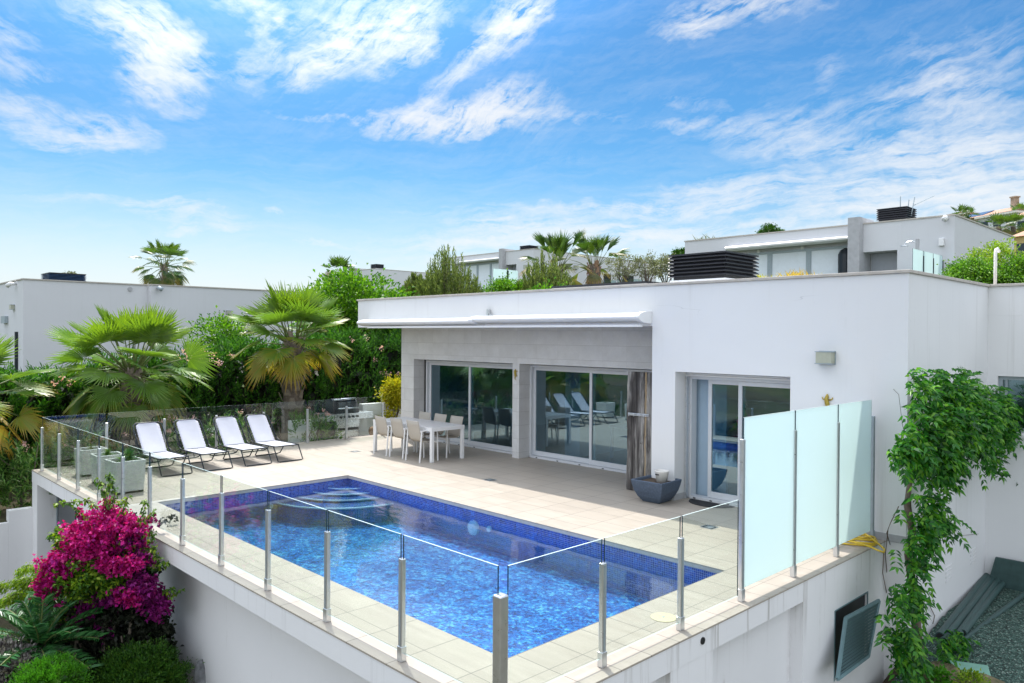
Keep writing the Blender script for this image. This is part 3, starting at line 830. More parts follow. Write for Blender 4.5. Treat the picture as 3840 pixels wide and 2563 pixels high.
def pool():
    b = MB()
    z0 = FLOORZ - 0.1
    top = -0.063
    b.box(PX0 - 0.2, PX0, PY0 - 0.05, PY1 + 0.2, z0, top, 1)
    b.box(PX1, PX1 + 0.2, PY0 - 0.05, PY1 + 0.2, z0, top, 1)
    b.box(PX0, PX1, PY0 - 0.05, PY0, z0, top, 1)
    b.box(PX0, PX1, PY1, PY1 + 0.2, z0, top, 1)
    b.box(PX0, PX1, PY0, PY1, z0, FLOORZ)
    root = thing("swimming_pool", "blue mosaic swimming pool sunk in the tiled terrace, with corner steps", "swimming pool", (PX0, PY0, FLOORZ))
    b.build("basin", [MT["pool_mosaic"], MT["pool_shade_mosaic"]], root)
    # quarter-round corner steps with pale nosings
    for k, (r, z) in enumerate(((0.42, -0.19), (0.74, -0.225), (1.05, -0.265), (1.48, -0.31))):
        a = MB(); n = 22
        arc = [(PX0 + r * math.cos(-t * math.pi / 2 / n), PY1 + r * math.sin(-t * math.pi / 2 / n)) for t in range(n + 1)]
        a.prism([(PX0 + 0.001 * (k + 1), PY1 - 0.001 * (k + 1))] + arc, 2, FLOORZ - 0.001 * k, z)
        st = a.build("step", MT["pool_shade_mosaic"], root)
        c = MB(); c.tube([(PX0 + (r + 0.004) * math.cos(-t * math.pi / 2 / n), PY1 + (r + 0.004) * math.sin(-t * math.pi / 2 / n), z - 0.006) for t in range(n + 1)], 0.015, 6)
        c.build("nosing", MT["step_nosing"], st)
    # pool light and inlet on the far wall
    l = MB(); q = at(1780, 1961, y=PY1)
    q[2] = -0.33
    l.tube([(q[0], PY1 - 0.002, q[2]), (q[0], PY1 - 0.05, q[2])], 0.115, 28); lm = l.build("pool_light", MT["pool_fitting"], root)
    l = MB(); l.tube([(q[0], PY1 - 0.052, q[2]), (q[0], PY1 - 0.06, q[2])], 0.08, 28); l.build("lens", MT["blind_fabric"], lm)
    l = MB(); l.tube([(q[0] + 0.36, PY1 - 0.002, q[2] + 0.05), (q[0] + 0.36, PY1 - 0.035, q[2] + 0.05)], 0.045, 18); l.build("inlet", MT["pool_fitting"], root)
    l = MB(); l.tube([(PX0 + 0.002, 6.3, -0.36), (PX0 + 0.03, 6.3, -0.36)], 0.045, 18); l.build("inlet", MT["pool_fitting"], root)
    w = MB()
    nx, ny = 60, 30
    vs = [(PX0 + (PX1 - PX0) * i / nx, PY0 + (PY1 - PY0) * j / ny, WATER) for j in range(ny + 1) for i in range(nx + 1)]
    fs = [(j * (nx + 1) + i, j * (nx + 1) + i + 1, (j + 1) * (nx + 1) + i + 1, (j + 1) * (nx + 1) + i) for j in range(ny) for i in range(nx)]
    w.add(vs, fs)
    struct(w.build("pool_water", MT["water_surface"]))


pool()


# ------------------------------------------------------------------ glass balustrades
def panel(parent, p, q, z0, z1, mat, th=0.012, name="glass_panel"):
    """one pane from p to q (xy), real thickness, bright top edge and dark upright edges"""
    p, q = Vector((*p, 0)), Vector((*q, 0))
    d = (q - p).normalized(); n = Vector((-d.y, d.x, 0)) * th / 2
    b = MB()
    vs = [p - n, q - n, q + n, p + n]
    vs = [(v.x, v.y, z) for z in (z0, z1) for v in vs]
    b.add(vs, [(0, 1, 5, 4), (2, 3, 7, 6)], 0)
    b.add([vs[i] for i in (4, 5, 6, 7)], [(0, 1, 2, 3)], 1)
    b.add([vs[i] for i in (0, 3, 2, 1)], [(0, 1, 2, 3)], 1)
    b.add([vs[i] for i in (1, 2, 6, 5)], [(0, 1, 2, 3)], 2)
    b.add([vs[i] for i in (3, 0, 4, 7)], [(0, 1, 2, 3)], 2)
    return b.build(name, [MT[mat], MT["glass_edge"], MT["glass_edge_dark"]], parent)


def post(parent, x, y, h, along, big=False, mat="aluminium"):
    w, t = (0.085, 0.085) if big else (0.052, 0.042)
    if along == "y": w, t = t, w
    b = MB()
    b.box(x - w / 2, x + w / 2, y - t / 2, y + t / 2, 0, h)
    o = b.build("post", MT[mat], parent, bevel=0.012 if big else 0.006)
    c = MB()
    c.box(x - w / 2 - 0.006, x + w / 2 + 0.006, y - t / 2 - 0.006, y + t / 2 + 0.006, 0, 0.125)
    c.build("base_sleeve", MT[mat], o, bevel=0.004)
    if not big:
        g = MB()
        if along == "x": g.box(x - 0.008, x + 0.008, y - t / 2 - 0.0025, y - t / 2 + 0.002, 0.13, h - 0.02)
        else: g.box(x + w / 2 - 0.002, x + w / 2 + 0.0025, y - 0.008, y + 0.008, 0.13, h - 0.02)
        g.build("groove", MT["grey_metal"], o)
    return o


def railing(name, label, pts, along, fixed, h=0.85, z0=0.07, z1=1.05, mat="clear_glass", pm="aluminium", skip=(), ends=(0, 0), big=()):
    base = (fixed, pts[0], 0) if along == "y" else (pts[0], fixed, 0)
    r = thing(name, label, "balustrade", base)
    for i, p in enumerate(pts):
        if i in skip: continue
        x, y = (fixed, p) if along == "y" else (p, fixed)
        post(r, x, y, h, along, i in big, pm)
    for i in range(len(pts) - 1):
        a, b = pts[i] + 0.017 + (ends[0] if i == 0 else 0), pts[i + 1] - 0.017 - (ends[1] if i == len(pts) - 2 else 0)
        p, q = ((fixed, a), (fixed, b)) if along == "y" else ((a, fixed), (b, fixed))
        panel(r, p, q, z0, z1, mat)
    return r


FRONTX = [-17.03, -15.78, -14.55, -13.36, -12.2, -11.05, -9.86, -8.68, -7.51, -6.31, -5.12, -3.93]
railing("glass_balustrade", "long clear glass balustrade on grey metal posts along the front edge of the pool terrace", FRONTX, "x", 3.715, big=(11,), ends=(0.01, 0.01))
railing("glass_balustrade", "short clear glass balustrade between the corner post and the frosted screen", [3.73, 4.845, 5.98, 7.06], "y", -3.91, skip=(0, 3), ends=(0.02, 0.03))
railing("glass_balustrade", "clear glass balustrade behind the sun loungers and in front of the barbecue", [3.73, 4.88, 6.03, 7.17, 8.31, 9.46, 10.58, 11.69], "y", -17.05, skip=(0,), ends=(0.02, 0.0))


def frosted_screen():
    ys = [7.09, 8.25, 9.41, 10.55]
    r = thing("frosted_glass_screen", "tall frosted glass privacy screen of three panes standing beside the house wall", "privacy screen", (-3.91, 7.09, 0))
    for i, y in enumerate(ys): post(r, -3.91, y, 1.66, "y", mat="grey_metal" if i == 3 else "aluminium")
    for a, c in zip(ys[:-1], ys[1:]): panel(r, (-3.91, a + 0.012), (-3.91, c - 0.012 - (0.06 if c > 10.5 else 0)), 0.13, 1.88, "frosted_glass", 0.014)


frosted_screen()


# ------------------------------------------------------------------ the villa
def sliding_door(house, x0, x1, y, z0, z1, splits, openg=None):
    """outer frame, then leaves: splits = list of (xa, xb, depth offset)"""
    f = MB()
    t = 0.05
    f.box(x0, x0 + t, y, y + 0.16, z0, z1); f.box(x1 - t, x1, y, y + 0.16, z0, z1)
    f.box(x0 + t, x1 - t, y, y + 0.16, z1 - t, z1); f.box(x0 + t, x1 - t, y - 0.03, y + 0.16, z0, z0 + 0.045)
    d = f.build("sliding_door", MT["door_frame_grey"], house, bevel=0.004)
    k = MB()
    for i in range(4):
        xx = x0 + (x1 - x0) * (0.06 + 0.16 * i); k.box(xx, xx + 0.045, y - 0.036, y - 0.028, z0 + 0.012, z0 + 0.030)
    k.build("drain_slot", MT["black_plastic"], d)
    for xa, xb, off in splits:
        l = MB(); s = 0.066; yy = y + off
        za, zb = z0 + 0.05, z1 - t - 0.004
        l.box(xa, xa + s, yy, yy + 0.05, za, zb); l.box(xb - s, xb, yy, yy + 0.05, za, zb)
        l.box(xa + s, xb - s, yy, yy + 0.05, za, za + 0.10); l.box(xa + s, xb - s, yy, yy + 0.05, zb - s, zb)
        l.build("leaf_frame", MT["door_frame_grey"], d, bevel=0.004)
        p = MB(); p.box(xa + s - 0.005, xb - s + 0.005, yy + 0.02, yy + 0.032, za + 0.095, zb - s + 0.005)
        p.build("pane", MT["window_glass"], d)


def roof_vent(parent, x0, x1, y0, y1, z0, z1, n=6, plinth=True):
    b = MB(); hz = (z1 - z0) / n
    for i in range(n):
        za = z0 + i * hz
        # each louvre blade flares outwards to its lower lip
        o, k = 0.0, 0.055
        vs = []
        for (g, z) in ((k, za + hz * 0.14), (k, za + hz * 0.38), (o, za + hz * 0.99), (o - 0.03, za + hz * 0.99)):
            vs += [(x0 - g, y0 - g, z), (x1 + g, y0 - g, z), (x1 + g, y1 + g, z), (x0 - g, y1 + g, z)]
        fs = [(4 * l + q, 4 * l + (q + 1) % 4, 4 * l + 4 + (q + 1) % 4, 4 * l + 4 + q) for l in range(3) for q in range(4)] + [(3, 2, 1, 0)]
        b.add(vs, fs)
    b.box(x0 + 0.03, x1 - 0.03, y0 + 0.03, y1 - 0.03, z0 - 0.05, z1 - 0.005)
    v = b.build("roof_vent", MT["black_louver"], parent)
    c = MB(); c.box(x0 - 0.05, x1 + 0.05, y0 - 0.05, y1 + 0.05, z1 + 0.002, z1 + 0.035); c.build("cap", MT["black_louver"], v)
    if plinth:
        c = MB(); c.box(x0 - 0.03, x1 + 0.03, y0 - 0.03, y1 + 0.03, z0 - 0.5, z0 - 0.052); c.build("plinth", MT["far_render"], v)
    return v


def lamp_box(name, label, x, y, z, w=0.24, h=0.17, d=0.13, face="-y", group=None):
    t = thing(name, label, "wall lamp", (x, y, z), group)
    s, bk = MB(), MB()
    if face == "-y":
        s.box(x - w / 2 + 0.01, x + w / 2 - 0.01, y - d, y - 0.012, z - h / 2 + 0.008, z + h / 2 - 0.008)
        bk.box(x - w / 2, x + w / 2, y - 0.012, y - 0.001, z - h / 2 - 0.01, z + h / 2 + 0.01)
        bk.box(x - w / 2 - 0.004, x + w / 2 + 0.004, y - d - 0.004, y - 0.012, z + h / 2 - 0.007, z + h / 2 + 0.004)
        bk.box(x - w / 2 - 0.004, x + w / 2 + 0.004, y - d - 0.004, y - 0.012, z - h / 2 - 0.004, z - h / 2 + 0.007)
    else:
        s.box(x + 0.012, x + d, y - w / 2 + 0.01, y + w / 2 - 0.01, z - h / 2 + 0.008, z + h / 2 - 0.008)
        bk.box(x + 0.001, x + 0.012, y - w / 2, y + w / 2, z - h / 2 - 0.01, z + h / 2 + 0.01)
        bk.box(x + 0.012, x + d + 0.004, y - w / 2, y + w / 2, z + h / 2 - 0.007, z + h / 2 + 0.004)
        bk.box(x + 0.012, x + d + 0.004, y - w / 2, y + w / 2, z - h / 2 - 0.004, z - h / 2 + 0.007)
    s.build("lamp_shade", MT["lamp_glass"], t); bk.build("lamp_frame", MT["grey_metal"], t)
    return t


def villa():
    H = thing("villa", "white flat-roofed villa with deep overhang and glazed front, beside the pool", "house", (-10, 11, 0))
    L, R, F, TOP, SOF = -16.61, -3.51, 10.63, 3.56, 2.89
    w = MB()
    w.box(L, R, F, 14.34, SOF, TOP)                            # roof slab and fascia
    w.box(L, R - 0.004, 14.34, 22.0, SOF, TOP - 0.002)
    w.box(R - 0.004, 9.0, 14.345, 22.0, SOF + 0.2, TOP + 0.001)
    # right wing: front wall around the garden door
    z = SOF
    w.box(-7.55, -7.09, F, 11.0, 0.001, z); w.box(-5.11, R - 0.30, F, 11.0, -0.5, z)
    w.box(-7.09, -5.11, F, 11.0, 2.13, z)
    w.box(R - 0.30, R, F, 14.34, -3.0, z)      # side wall down to the garden
    w.box(-7.55, -7.31, 11.0, 16.0, 0.001, z)
    # rear right wall with a window opening
    w.box(R - 0.002, -3.36, 14.342, 14.6, -3.0, SOF + 0.199); w.box(-3.36, -2.0, 14.342, 14.6, -3.0, 1.20); w.box(-3.36, -2.0, 14.342, 14.6, 2.10, SOF + 0.199)
    w.box(-2.0, 9.0, 14.342, 14.6, -3.0, SOF + 0.199)
    w.box(-16.24, -16.0, 11.74, 20.0, -0.5, z)                   # left end wall
    w.build("wall", MT["white_render"], H)
    c = MB()
    c.box(L - 0.03, R + 0.03, F - 0.03, F + 0.27, TOP + 0.002, TOP + 0.045)
    c.box(R - 0.27, R + 0.03, F + 0.271, 14.60, TOP + 0.002, TOP + 0.045)
    c.box(R + 0.031, 9.0, 14.312, 14.60, TOP + 0.002, TOP + 0.045)
    c.box(L - 0.03, L + 0.27, F + 0.271, 22.0, TOP + 0.002, TOP + 0.045)
    c.build("coping", MT["coping_stone"], H, bevel=0.006)
    # stone clad recess
    s = MB(); y0, y1 = 11.72, 12.05
    s.box(-16.24, -15.70, y0, y1 + 0.15, 0.001, z); s.box(-15.70, -7.552, y0, y1 + 0.15, 2.09, z)
    s.box(-12.06, -11.85, y0, y1 + 0.15, 0.001, 2.0895); s.box(-7.95, -7.552, y0, y1 + 0.15, 0.001, 2.0895)
    s.build("stone_cladding", MT["stone_cladding"], H)
    sliding_door(H, -15.62, -12.061, 12.05, 0.0, 2.06, [(-15.57, -13.86, 0.075), (-13.95, -12.11, 0.015)])
    sliding_door(H, -11.849, -7.951, 12.05, 0.0, 2.06, [(-11.80, -10.02, 0.075), (-10.13, -8.0, 0.015)])
    b = MB(); b.box(-15.699, -15.621, 12.06, 12.15, 0.0, 2.085); b.build("door_channel", MT["black_plastic"], H)
    # garden door, left leaf slid open, roller shutter box over it
    sliding_door(H, -7.06, -5.12, 11.0, 0.0, 2.05, [(-6.74, -6.08, 0.075), (-6.16, -5.17, 0.015)])
    b = MB()
    for i in range(3): b.box(-7.085, -5.115, 10.93 + 0.015 * i, 10.985 + 0.015 * i, 2.052 + 0.026 * i, 2.076 + 0.026 * i)
    b.build("shutter_slats", MT["white_metal"], H)
    b = MB(); b.box(-7.088, -7.045, 10.92, 10.999, 0.002, 2.05); b.build("shutter_rail", MT["aluminium"], H)
    k = MB(); k.box(-7.55 - 0.012, -7.09, F - 0.012, F + 0.001, 0.001, 0.10); k.box(-7.09, -7.078, F - 0.012, 10.92, 0.001, 0.10); k.box(-5.11, R - 0.0, F - 0.012, F + 0.001, 0.001, 0.10)
    k.box(R - 0.001, R + 0.012, F - 0.012, F + 0.30, 0.001, 0.10)
    k.build("skirting", MT["concrete"], H)
    # interior rooms, plain and dim
    i = MB()
    i.box(-16.0, -7.56, 12.21, 18.0, -0.2, -0.002, 1); i.box(-7.30, -3.76, 11.17, 16.0, -0.2, -0.002, 1)
    i.box(-15.99, -7.56, 17.9, 18.0, 0, SOF - 0.02); i.box(-7.30, -3.76, 15.9, 16.0, 0, SOF - 0.02)
    i.box(-16.0, -7.3, 12.21, 17.9, SOF - 0.06, SOF - 0.003); i.box(-7.30, -3.76, 11.0, 16, SOF - 0.06, SOF - 0.003)
    i.box(-7.30, -6.5, 11.25, 11.32, 0, 2.6); i.box(-7.29, -7.24, 11.33, 15.9, 0, 2.8)
    i.box(-11.55, -11.1, 12.9, 15.2, 0, 2.6)
    i.build("interior", [MT["interior_wall"], MT["interior_floor"]], H)
    i = MB(); i.box(-10.6, -8.9, 13.3, 14.2, 0.69, 0.73)
    for x in (-10.55, -8.95):
        for y in (13.35, 14.15): i.box(x - 0.03, x + 0.03, y - 0.03, y + 0.03, 0, 0.69)
    i.build("interior_table", MT["blue_fabric"], H, bevel=0.004)
    g = MB(); g.box(-3.355, -2.0, 14.44, 14.5, 1.21, 2.09); wd = g.build("window", MT["window_glass"], H)
    g = MB()
    g.box(-3.359, -3.30, 14.40, 14.53, 1.205, 2.095); g.box(-3.30, -2.0, 14.40, 14.53, 2.04, 2.095); g.box(-3.30, -2.0, 14.40, 14.53, 1.205, 1.26); g.box(-3.27, -3.235, 14.42, 14.51, 1.26, 2.04)
    g.build("frame", MT["grey_metal"], wd)
    g = MB(); g.box(-3.45, -2.0, 14.29, 14.341, 1.12, 1.16); g.build("sill", MT["white_render"], wd)
    roof_vent(H, -8.99, -7.76, 13.32, 14.52, 3.92, 4.36)
    b = MB(); b.box(-12.0, -9.35, 12.9, 13.5, TOP + 0.25, TOP + 0.30); b.build("skylight", MT["black_louver"], H)
    # ventilation grilles low on the side wall
    for (u, v) in ((3556, 2150), (3648, 2085)):
        q = at(u, v, x=R); g = MB()
        for k in range(4): g.box(R + 0.001, R + 0.012, q[1] - 0.13, q[1] + 0.13, q[2] - 0.12 + 0.065 * k, q[2] - 0.085 + 0.065 * k)
        g.build("vent_grille", MT["white_render"], H)
    return H


villa()
lamp_box("wall_lamp", "square dark-framed wall lamp on the white wall above the frosted glass screen", -4.57, 10.63, 2.425)


def awning():
    t = thing("awning", "white folded awning in two cassettes under the roof edge of the villa", "awning", (-11.85, 10.6, 3.0))
    def cassette(x0, x1, lift):
        b = MB(); n = 12
        prof = [(10.60 - 0.30 * math.sin(math.pi * k / n) - 0.03, 3.0 + lift - 0.085 * math.cos(math.pi * k / n)) for k in range(n + 1)]
        prof = [(y, z) for y, z in prof] + [(10.625, 3.085 + lift), (10.625, 2.915 + lift)]
        b.prism([(y, z) for y, z in prof], 0, x0, x1)
        return b.build("cassette", MT["white_metal"], t, smooth=False, bevel=0.004)
    cassette(-16.12, -11.86, 0.0); cassette(-11.80, -7.66, 0.03)
    for (a, c, l) in ((-11.90, -11.78, 0.015), (-7.655, -7.56, 0.03)):
        b = MB(); n = 12
        prof = [(10.60 - 0.325 * math.sin(math.pi * k / n) - 0.03, 3.0 + l - 0.105 * math.cos(math.pi * k / n)) for k in range(n + 1)] + [(10.627, 3.105 + l), (10.627, 2.895 + l)]
        b.prism(prof, 0, a, c); b.build("end_cap", MT["white_metal"], t, bevel=0.006)
    b = MB(); b.box(-15.7, -7.62, 10.31, 10.45, 2.865, 2.905); b.build("front_bar", MT["white_metal"], t, bevel=0.006)
    b = MB(); b.box(-11.66, -11.60, 10.56, 10.628, 3.12, 3.25); b.box(-11.58, -11.54, 10.56, 10.628, 3.10, 3.16); b.build("bracket", MT["aluminium"], t)


awning()


def soffit_line():
    pass


# ------------------------------------------------------------------ neighbouring houses
def far_house(name, label, R, F, TOP, L, depth, base, wing=3.7, extras=True, win=True, mat="far_render", vent=0.5):
    """flat-roofed house of the same estate: R right corner x, F front y, L left x of the overhang"""
    H = thing(name, label, "house", ((L + R) / 2, F, base))
    D = F + depth
    px = R - wing - 0.5
    w = MB(); so = TOP - 0.66
    w.box(L, px - 0.001, F, D, so, TOP)
    w.box(px, R, F + 0.002, D - 0.002, so - 0.6, TOP + 0.001)
    w.box(R - 0.5 * wing - 0.4, R - 0.001, F + 0.003, D - 0.004, base - 1.2, so - 0.601)
    w.box(px, R - 0.51 * wing - 0.4, F + 0.9, D - 0.3, base - 1.2, so - 0.603)
    w.box(L + 0.4, px - 0.003, F + 0.67, D - 0.5, base - 1.2, so - 0.004)
    w.build("wall", MT[mat], H)
    c = MB(); c.box(L - 0.04, R + 0.04, F - 0.04, F + 0.3, TOP + 0.003, TOP + 0.06); c.box(R - 0.3, R + 0.04, F + 0.301, D + 0.04, TOP + 0.003, TOP + 0.06)
    c.build("coping", MT["coping_stone"], H)
    p = MB(); p.box(px - 0.02, px + 0.5, F - 0.45, F + 1.2, base - 1.0, TOP + 0.30); p.build("pillar", MT["concrete"], H)
    a = MB(); a.prism([(F - 0.02, so - 0.05), (F - 0.32, so + 0.02), (F - 0.34, so + 0.10), (F - 0.25, so + 0.17), (F - 0.02, so + 0.18)], 0, L + 2.6, px - 0.05)
    a.build("awning", MT["white_metal"], H)
    if win:
        n = 3; x0 = L + 2.6; sp = (px - 0.3 - x0) / n
        for k in range(n):
            g = MB(); g.box(x0 + k * sp + 0.12, x0 + (k + 1) * sp - 0.12, F + 0.62, F + 0.66, base + 0.1, so - 0.28)
            wn = g.build("window", MT["blind_fabric"], H)
            f = MB()
            f.box(x0 + k * sp, x0 + k * sp + 0.12, F + 0.56, F + 0.662, base + 0.1, so - 0.16); f.box(x0 + (k + 1) * sp - 0.119, x0 + (k + 1) * sp - 0.002, F + 0.56, F + 0.662, base + 0.1, so - 0.16)
            f.box(x0 + k * sp + 0.121, x0 + (k + 1) * sp - 0.121, F + 0.56, F + 0.662, so - 0.279, so - 0.16)
            f.build("frame", MT["grey_metal"], wn)
        g = MB(); g.box(px + 0.55, R - 0.51 * wing - 0.42, F + 0.84, F + 0.895, base, so - 0.62); g.build("shutter", MT["grey_shutter"], H)
    roof_vent(H, px + 0.35, px + 1.6, F + 2.1, F + 3.3, TOP + 0.42 - (0.5 - vent), TOP + 0.42 + vent - (0.5 - vent), 5)
    return H


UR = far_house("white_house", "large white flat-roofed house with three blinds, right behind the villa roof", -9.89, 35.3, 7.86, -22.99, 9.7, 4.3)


def ur_details():
    # little lamps and camera on its walls
    g = MB(); g.box(-10.46, -10.26, 35.17, 35.298, 6.62, 6.95); g.build("wall_light", MT["white_metal"], UR, bevel=0.02)
    q = at(3553, 819, y=35.3)
    g = MB(); g.tube([(q[0], 35.29, q[2]), (q[0], 35.05, q[2]), (q[0] - 0.05, 34.98, q[2] - 0.1)], [0.05, 0.11, 0.12], 10); g.build("camera_dome", MT["white_metal"], UR, smooth=True)
    g = MB(); g.box(-9.888, -9.86, 38.6, 38.85, 6.0, 6.35); g.build("meter_box", MT["far_render"], UR)
    for k in range(3):
        x = -19.0 + 2.3 * k; g = MB(); g.tube([(x, 35.9, 7.19), (x, 35.9, 7.02)], 0.09, 10); g.build("soffit_lamp", MT["white_metal"], UR, smooth=True)
    # dark folded parasol-like curtain by the pillar
    g = MB(); g.lathe([(0.30, 4.3), (0.32, 6.6), (0.22, 6.8), (0.05, 6.9)], -14.55, 35.7, 12); g.build("folded_curtain", MT["navy_frame"], UR)
    g = MB()
    for k, (dx, h) in enumerate(((0.15, 0.9), (0.45, 0.7), (0.62, 0.8))): g.tube([(-13.1 + dx, 38.0, 8.4), (-13.1 + dx + 0.08 * k, 38.0, 8.5 + h)], 0.022, 5)
    g.tube([(-12.4, 38.0, 8.9), (-11.5, 38.0, 9.25)], 0.022, 5)
    g.build("aerial", MT["grey_metal"], UR)
    # privacy screen and low balustrade of that terrace
    r = thing("frosted_glass_screen", "pale glass screen with dark posts on the terrace of the house behind", "privacy screen", (-10.3, 31.7, 4.3))
    ys = [31.6, 32.8, 34.0, 35.2]
    for a, c in zip(ys[:-1], ys[1:]): panel(r, (-10.3, a), (-10.3, c - 0.04), 4.42, 6.2, "frosted_glass", 0.016)
    for y in ys[1:]:
        b = MB(); b.box(-10.33, -10.27, y - 0.03, y + 0.03, 4.3, 6.0); b.build("post", MT["navy_frame"], r)
    r = thing("glass_balustrade", "low clear glass balustrade before the grey shutter of the house behind", "balustrade", (-14, 31.6, 4.3))
    xs = [-15.3, -14.1, -12.9, -11.7, -10.4]
    for a, c in zip(xs[:-1], xs[1:]): panel(r, (a, 31.55), (c - 0.04, 31.55), 4.3, 5.35, "far_glass", 0.016)
    for x in xs:
        b = MB(); b.box(x - 0.03, x + 0.03, 31.52, 31.58, 4.3, 5.15); b.build("post", MT["navy_frame"], r)
    s = thing("garden_shower", "outdoor shower column with curved head behind the pale glass screen", "shower", (-10.55, 33.0, 4.3))
    b = MB(); b.box(-10.64, -10.52, 32.95, 33.05, 4.3, 6.72); b.build("column", MT["concrete"], s)
    b = MB(); b.tube([(-10.6, 33.0, 6.55), (-10.8, 33.0, 6.66), (-11.0, 33.0, 6.62), (-11.08, 33.0, 6.5)], 0.022, 6); b.lathe([(0.14, 6.46), (0.14, 6.5)], -11.08, 33.0, 14); b.build("shower_head", MT["aluminium"], s)


ur_details()

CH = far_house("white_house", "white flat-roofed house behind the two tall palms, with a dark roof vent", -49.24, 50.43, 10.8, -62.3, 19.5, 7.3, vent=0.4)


def c_details():
    x = -49.238
    for (u0, u1, v0, v1, m) in ((2263, 2290, 1030, 1075, "dark_window"), (2335, 2375, 1035, 1085, "dark_window"), (2195, 2215, 1072, 1090, "white_metal")):
        a, b = at(u0, v1, x=x), at(u1, v0, x=x)
        g = MB(); g.box(x, x + 0.05, a[1], b[1], a[2], b[2]); g.build("window" if m == "dark_window" else "meter_box", MT[m], CH)
    a = at(1968, 1012, x=x)
    for (u, v) in ((1969, 1003), (2157, 1003)):
        a = at(u, v, x=x); lamp_box("wall_lamp", "small square lamp on the white house, " + ("nearer its left corner" if u < 2000 else "behind the left palm"), x, a[1], a[2], 0.5, 0.36, 0.25, "+x")
    r = thing("glass_balustrade", "far glass balustrade on the roof terrace at the foot of the two palms", "balustrade", at(2240, 1080, 46))
    for k in range(4):
        p, q = at(2215 + 50 * k, 1085 - 2 * k, 44 + k), at(2260 + 50 * k, 1084 - 2 * k, 44.9 + k)
        panel(r, p[:2], q[:2], p[2] - 0.3, p[2] + 0.55, "far_glass", 0.02)
    r = thing("frosted_glass_screen", "white glass screen with one dark post on the terrace of the far white house", "privacy screen", at(1880, 1050, 60))
    xs = [at(1848, 1050, 58), at(1904, 1050, 59), at(1945, 1050, 60)]
    for p, q in zip(xs[:-1], xs[1:]): panel(r, p[:2], q[:2] - np.array([0.05, 0.05]), 6.0, at(1880, 1012, 59)[2], "frosted_glass", 0.03)
    b = MB(); q = xs[1]; b.box(q[0] - 0.05, q[0] + 0.05, q[1] - 0.05, q[1] + 0.05, 6.0, at(1904, 1016, 59)[2]); b.build("post", MT["navy_frame"], r)


c_details()
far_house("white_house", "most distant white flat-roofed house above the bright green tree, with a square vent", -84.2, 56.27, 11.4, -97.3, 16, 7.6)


def left_house():
    R, F, TOP = -32.7, 6.52, 4.66
    H = thing("white_house", "white house left of the palms behind the oleander hedge, with a navy roof vent", "house", (R - 5, F + 5, 1.0))
    w = MB()
    w.box(R - 12, R, F, 10.9, 0.2, TOP); w.box(R - 12, R + 0.35, 10.901, 19.5, 0.2, TOP + 0.002)
    w.build("wall", MT["far_render"], H)
    c = MB(); c.box(R - 12, R + 0.04, F - 0.04, F + 0.3, TOP + 0.004, TOP + 0.05); c.box(R - 0.3, R + 0.04, F + 0.301, 10.87, TOP + 0.004, TOP + 0.05); c.box(R + 0.05, R + 0.39, 10.87, 19.5, TOP + 0.006, TOP + 0.052)
    c.build("coping", MT["coping_stone"], H)
    v = roof_vent(H, R - 2.2, R - 1.0, F + 1.1, F + 2.3, TOP + 0.10, TOP + 0.36, 5, True)
    v.data.materials[0] = MT["navy_louver"]
    for (u, v_) in ((857, 1173),):
        q = at(u, v_, x=R + 0.35); lamp_box("wall_lamp", "small square wall lamp on the white house left of the taller palm", R + 0.35, q[1], q[2], 0.24, 0.17, 0.13, "+x")
    q = at(53, 1153, y=F); lamp_box("wall_lamp", "small square wall lamp at the far left edge on the neighbour's end wall", q[0], F, q[2], 0.30, 0.18, 0.14)
    q = at(24, 1200, y=F); g = MB(); g.box(q[0] - 0.4, q[0] + 0.35, F - 0.12, F - 0.001, q[2] - 0.14, q[2] + 0.14); g.build("number_panel", MT["grey_metal"], H)
    q0, q1 = at(67, 1245, y=F), at(67, 1400, y=F)
    g = MB(); g.box(q0[0] - 0.05, q0[0] + 0.05, F - 0.1, F - 0.001, q1[2], q0[2]); g.build("drainpipe", MT["navy_frame"], H)
    q = at(62, 1066, y=F); g = MB(); g.tube([(q[0], F - 0.01, q[2]), (q[0], F - 0.2, q[2]), (q[0] - 0.12, F - 0.28, q[2] - 0.08)], [0.04, 0.08, 0.09], 8); g.build("camera_dome", MT["white_metal"], H, smooth=True)
    q = at(590, 1081, x=R + 0.35); g = MB(); g.tube([(R + 0.35, q[1], q[2]), (R + 0.55, q[1], q[2]), (R + 0.62, q[1] + 0.1, q[2] - 0.08)], [0.04, 0.08, 0.09], 8); g.build("camera_dome", MT["grey_metal"], H, smooth=True)
    q = at(487, 1085, x=R); g = MB(); g.tube([(R + 0.001, q[1], q[2]), (R + 0.04, q[1], q[2])], 0.09, 14); g.build("vent_cap", MT["concrete"], H)


left_house()


def low_wall():
    b = MB(); x0, x1 = -17.38, -17.19
    b.box(x0, x1, 3.19, 3.60, -3.0, -0.74); b.box(x0, x1, 0.5, 3.189, -3.0, -0.965)
    tag(b.build("garden_wall", MT["white_render"]), "low white stepped garden wall running out from the terrace corner pier", "garden wall")
    # white wall beside the barbecue
    b = MB(); b.box(-18.5, -18.3, 11.88, 13.6, -1.0, 0.74); b.box(-18.5, -18.3, 9.7, 11.88, -1.0, 0.42); b.box(-18.499, -16.25, 13.601, 13.8, -1.0, 0.74)
    tag(b.build("garden_wall", MT["white_render"]), "low white garden wall behind the barbecue beyond the glass", "garden wall")


low_wall()


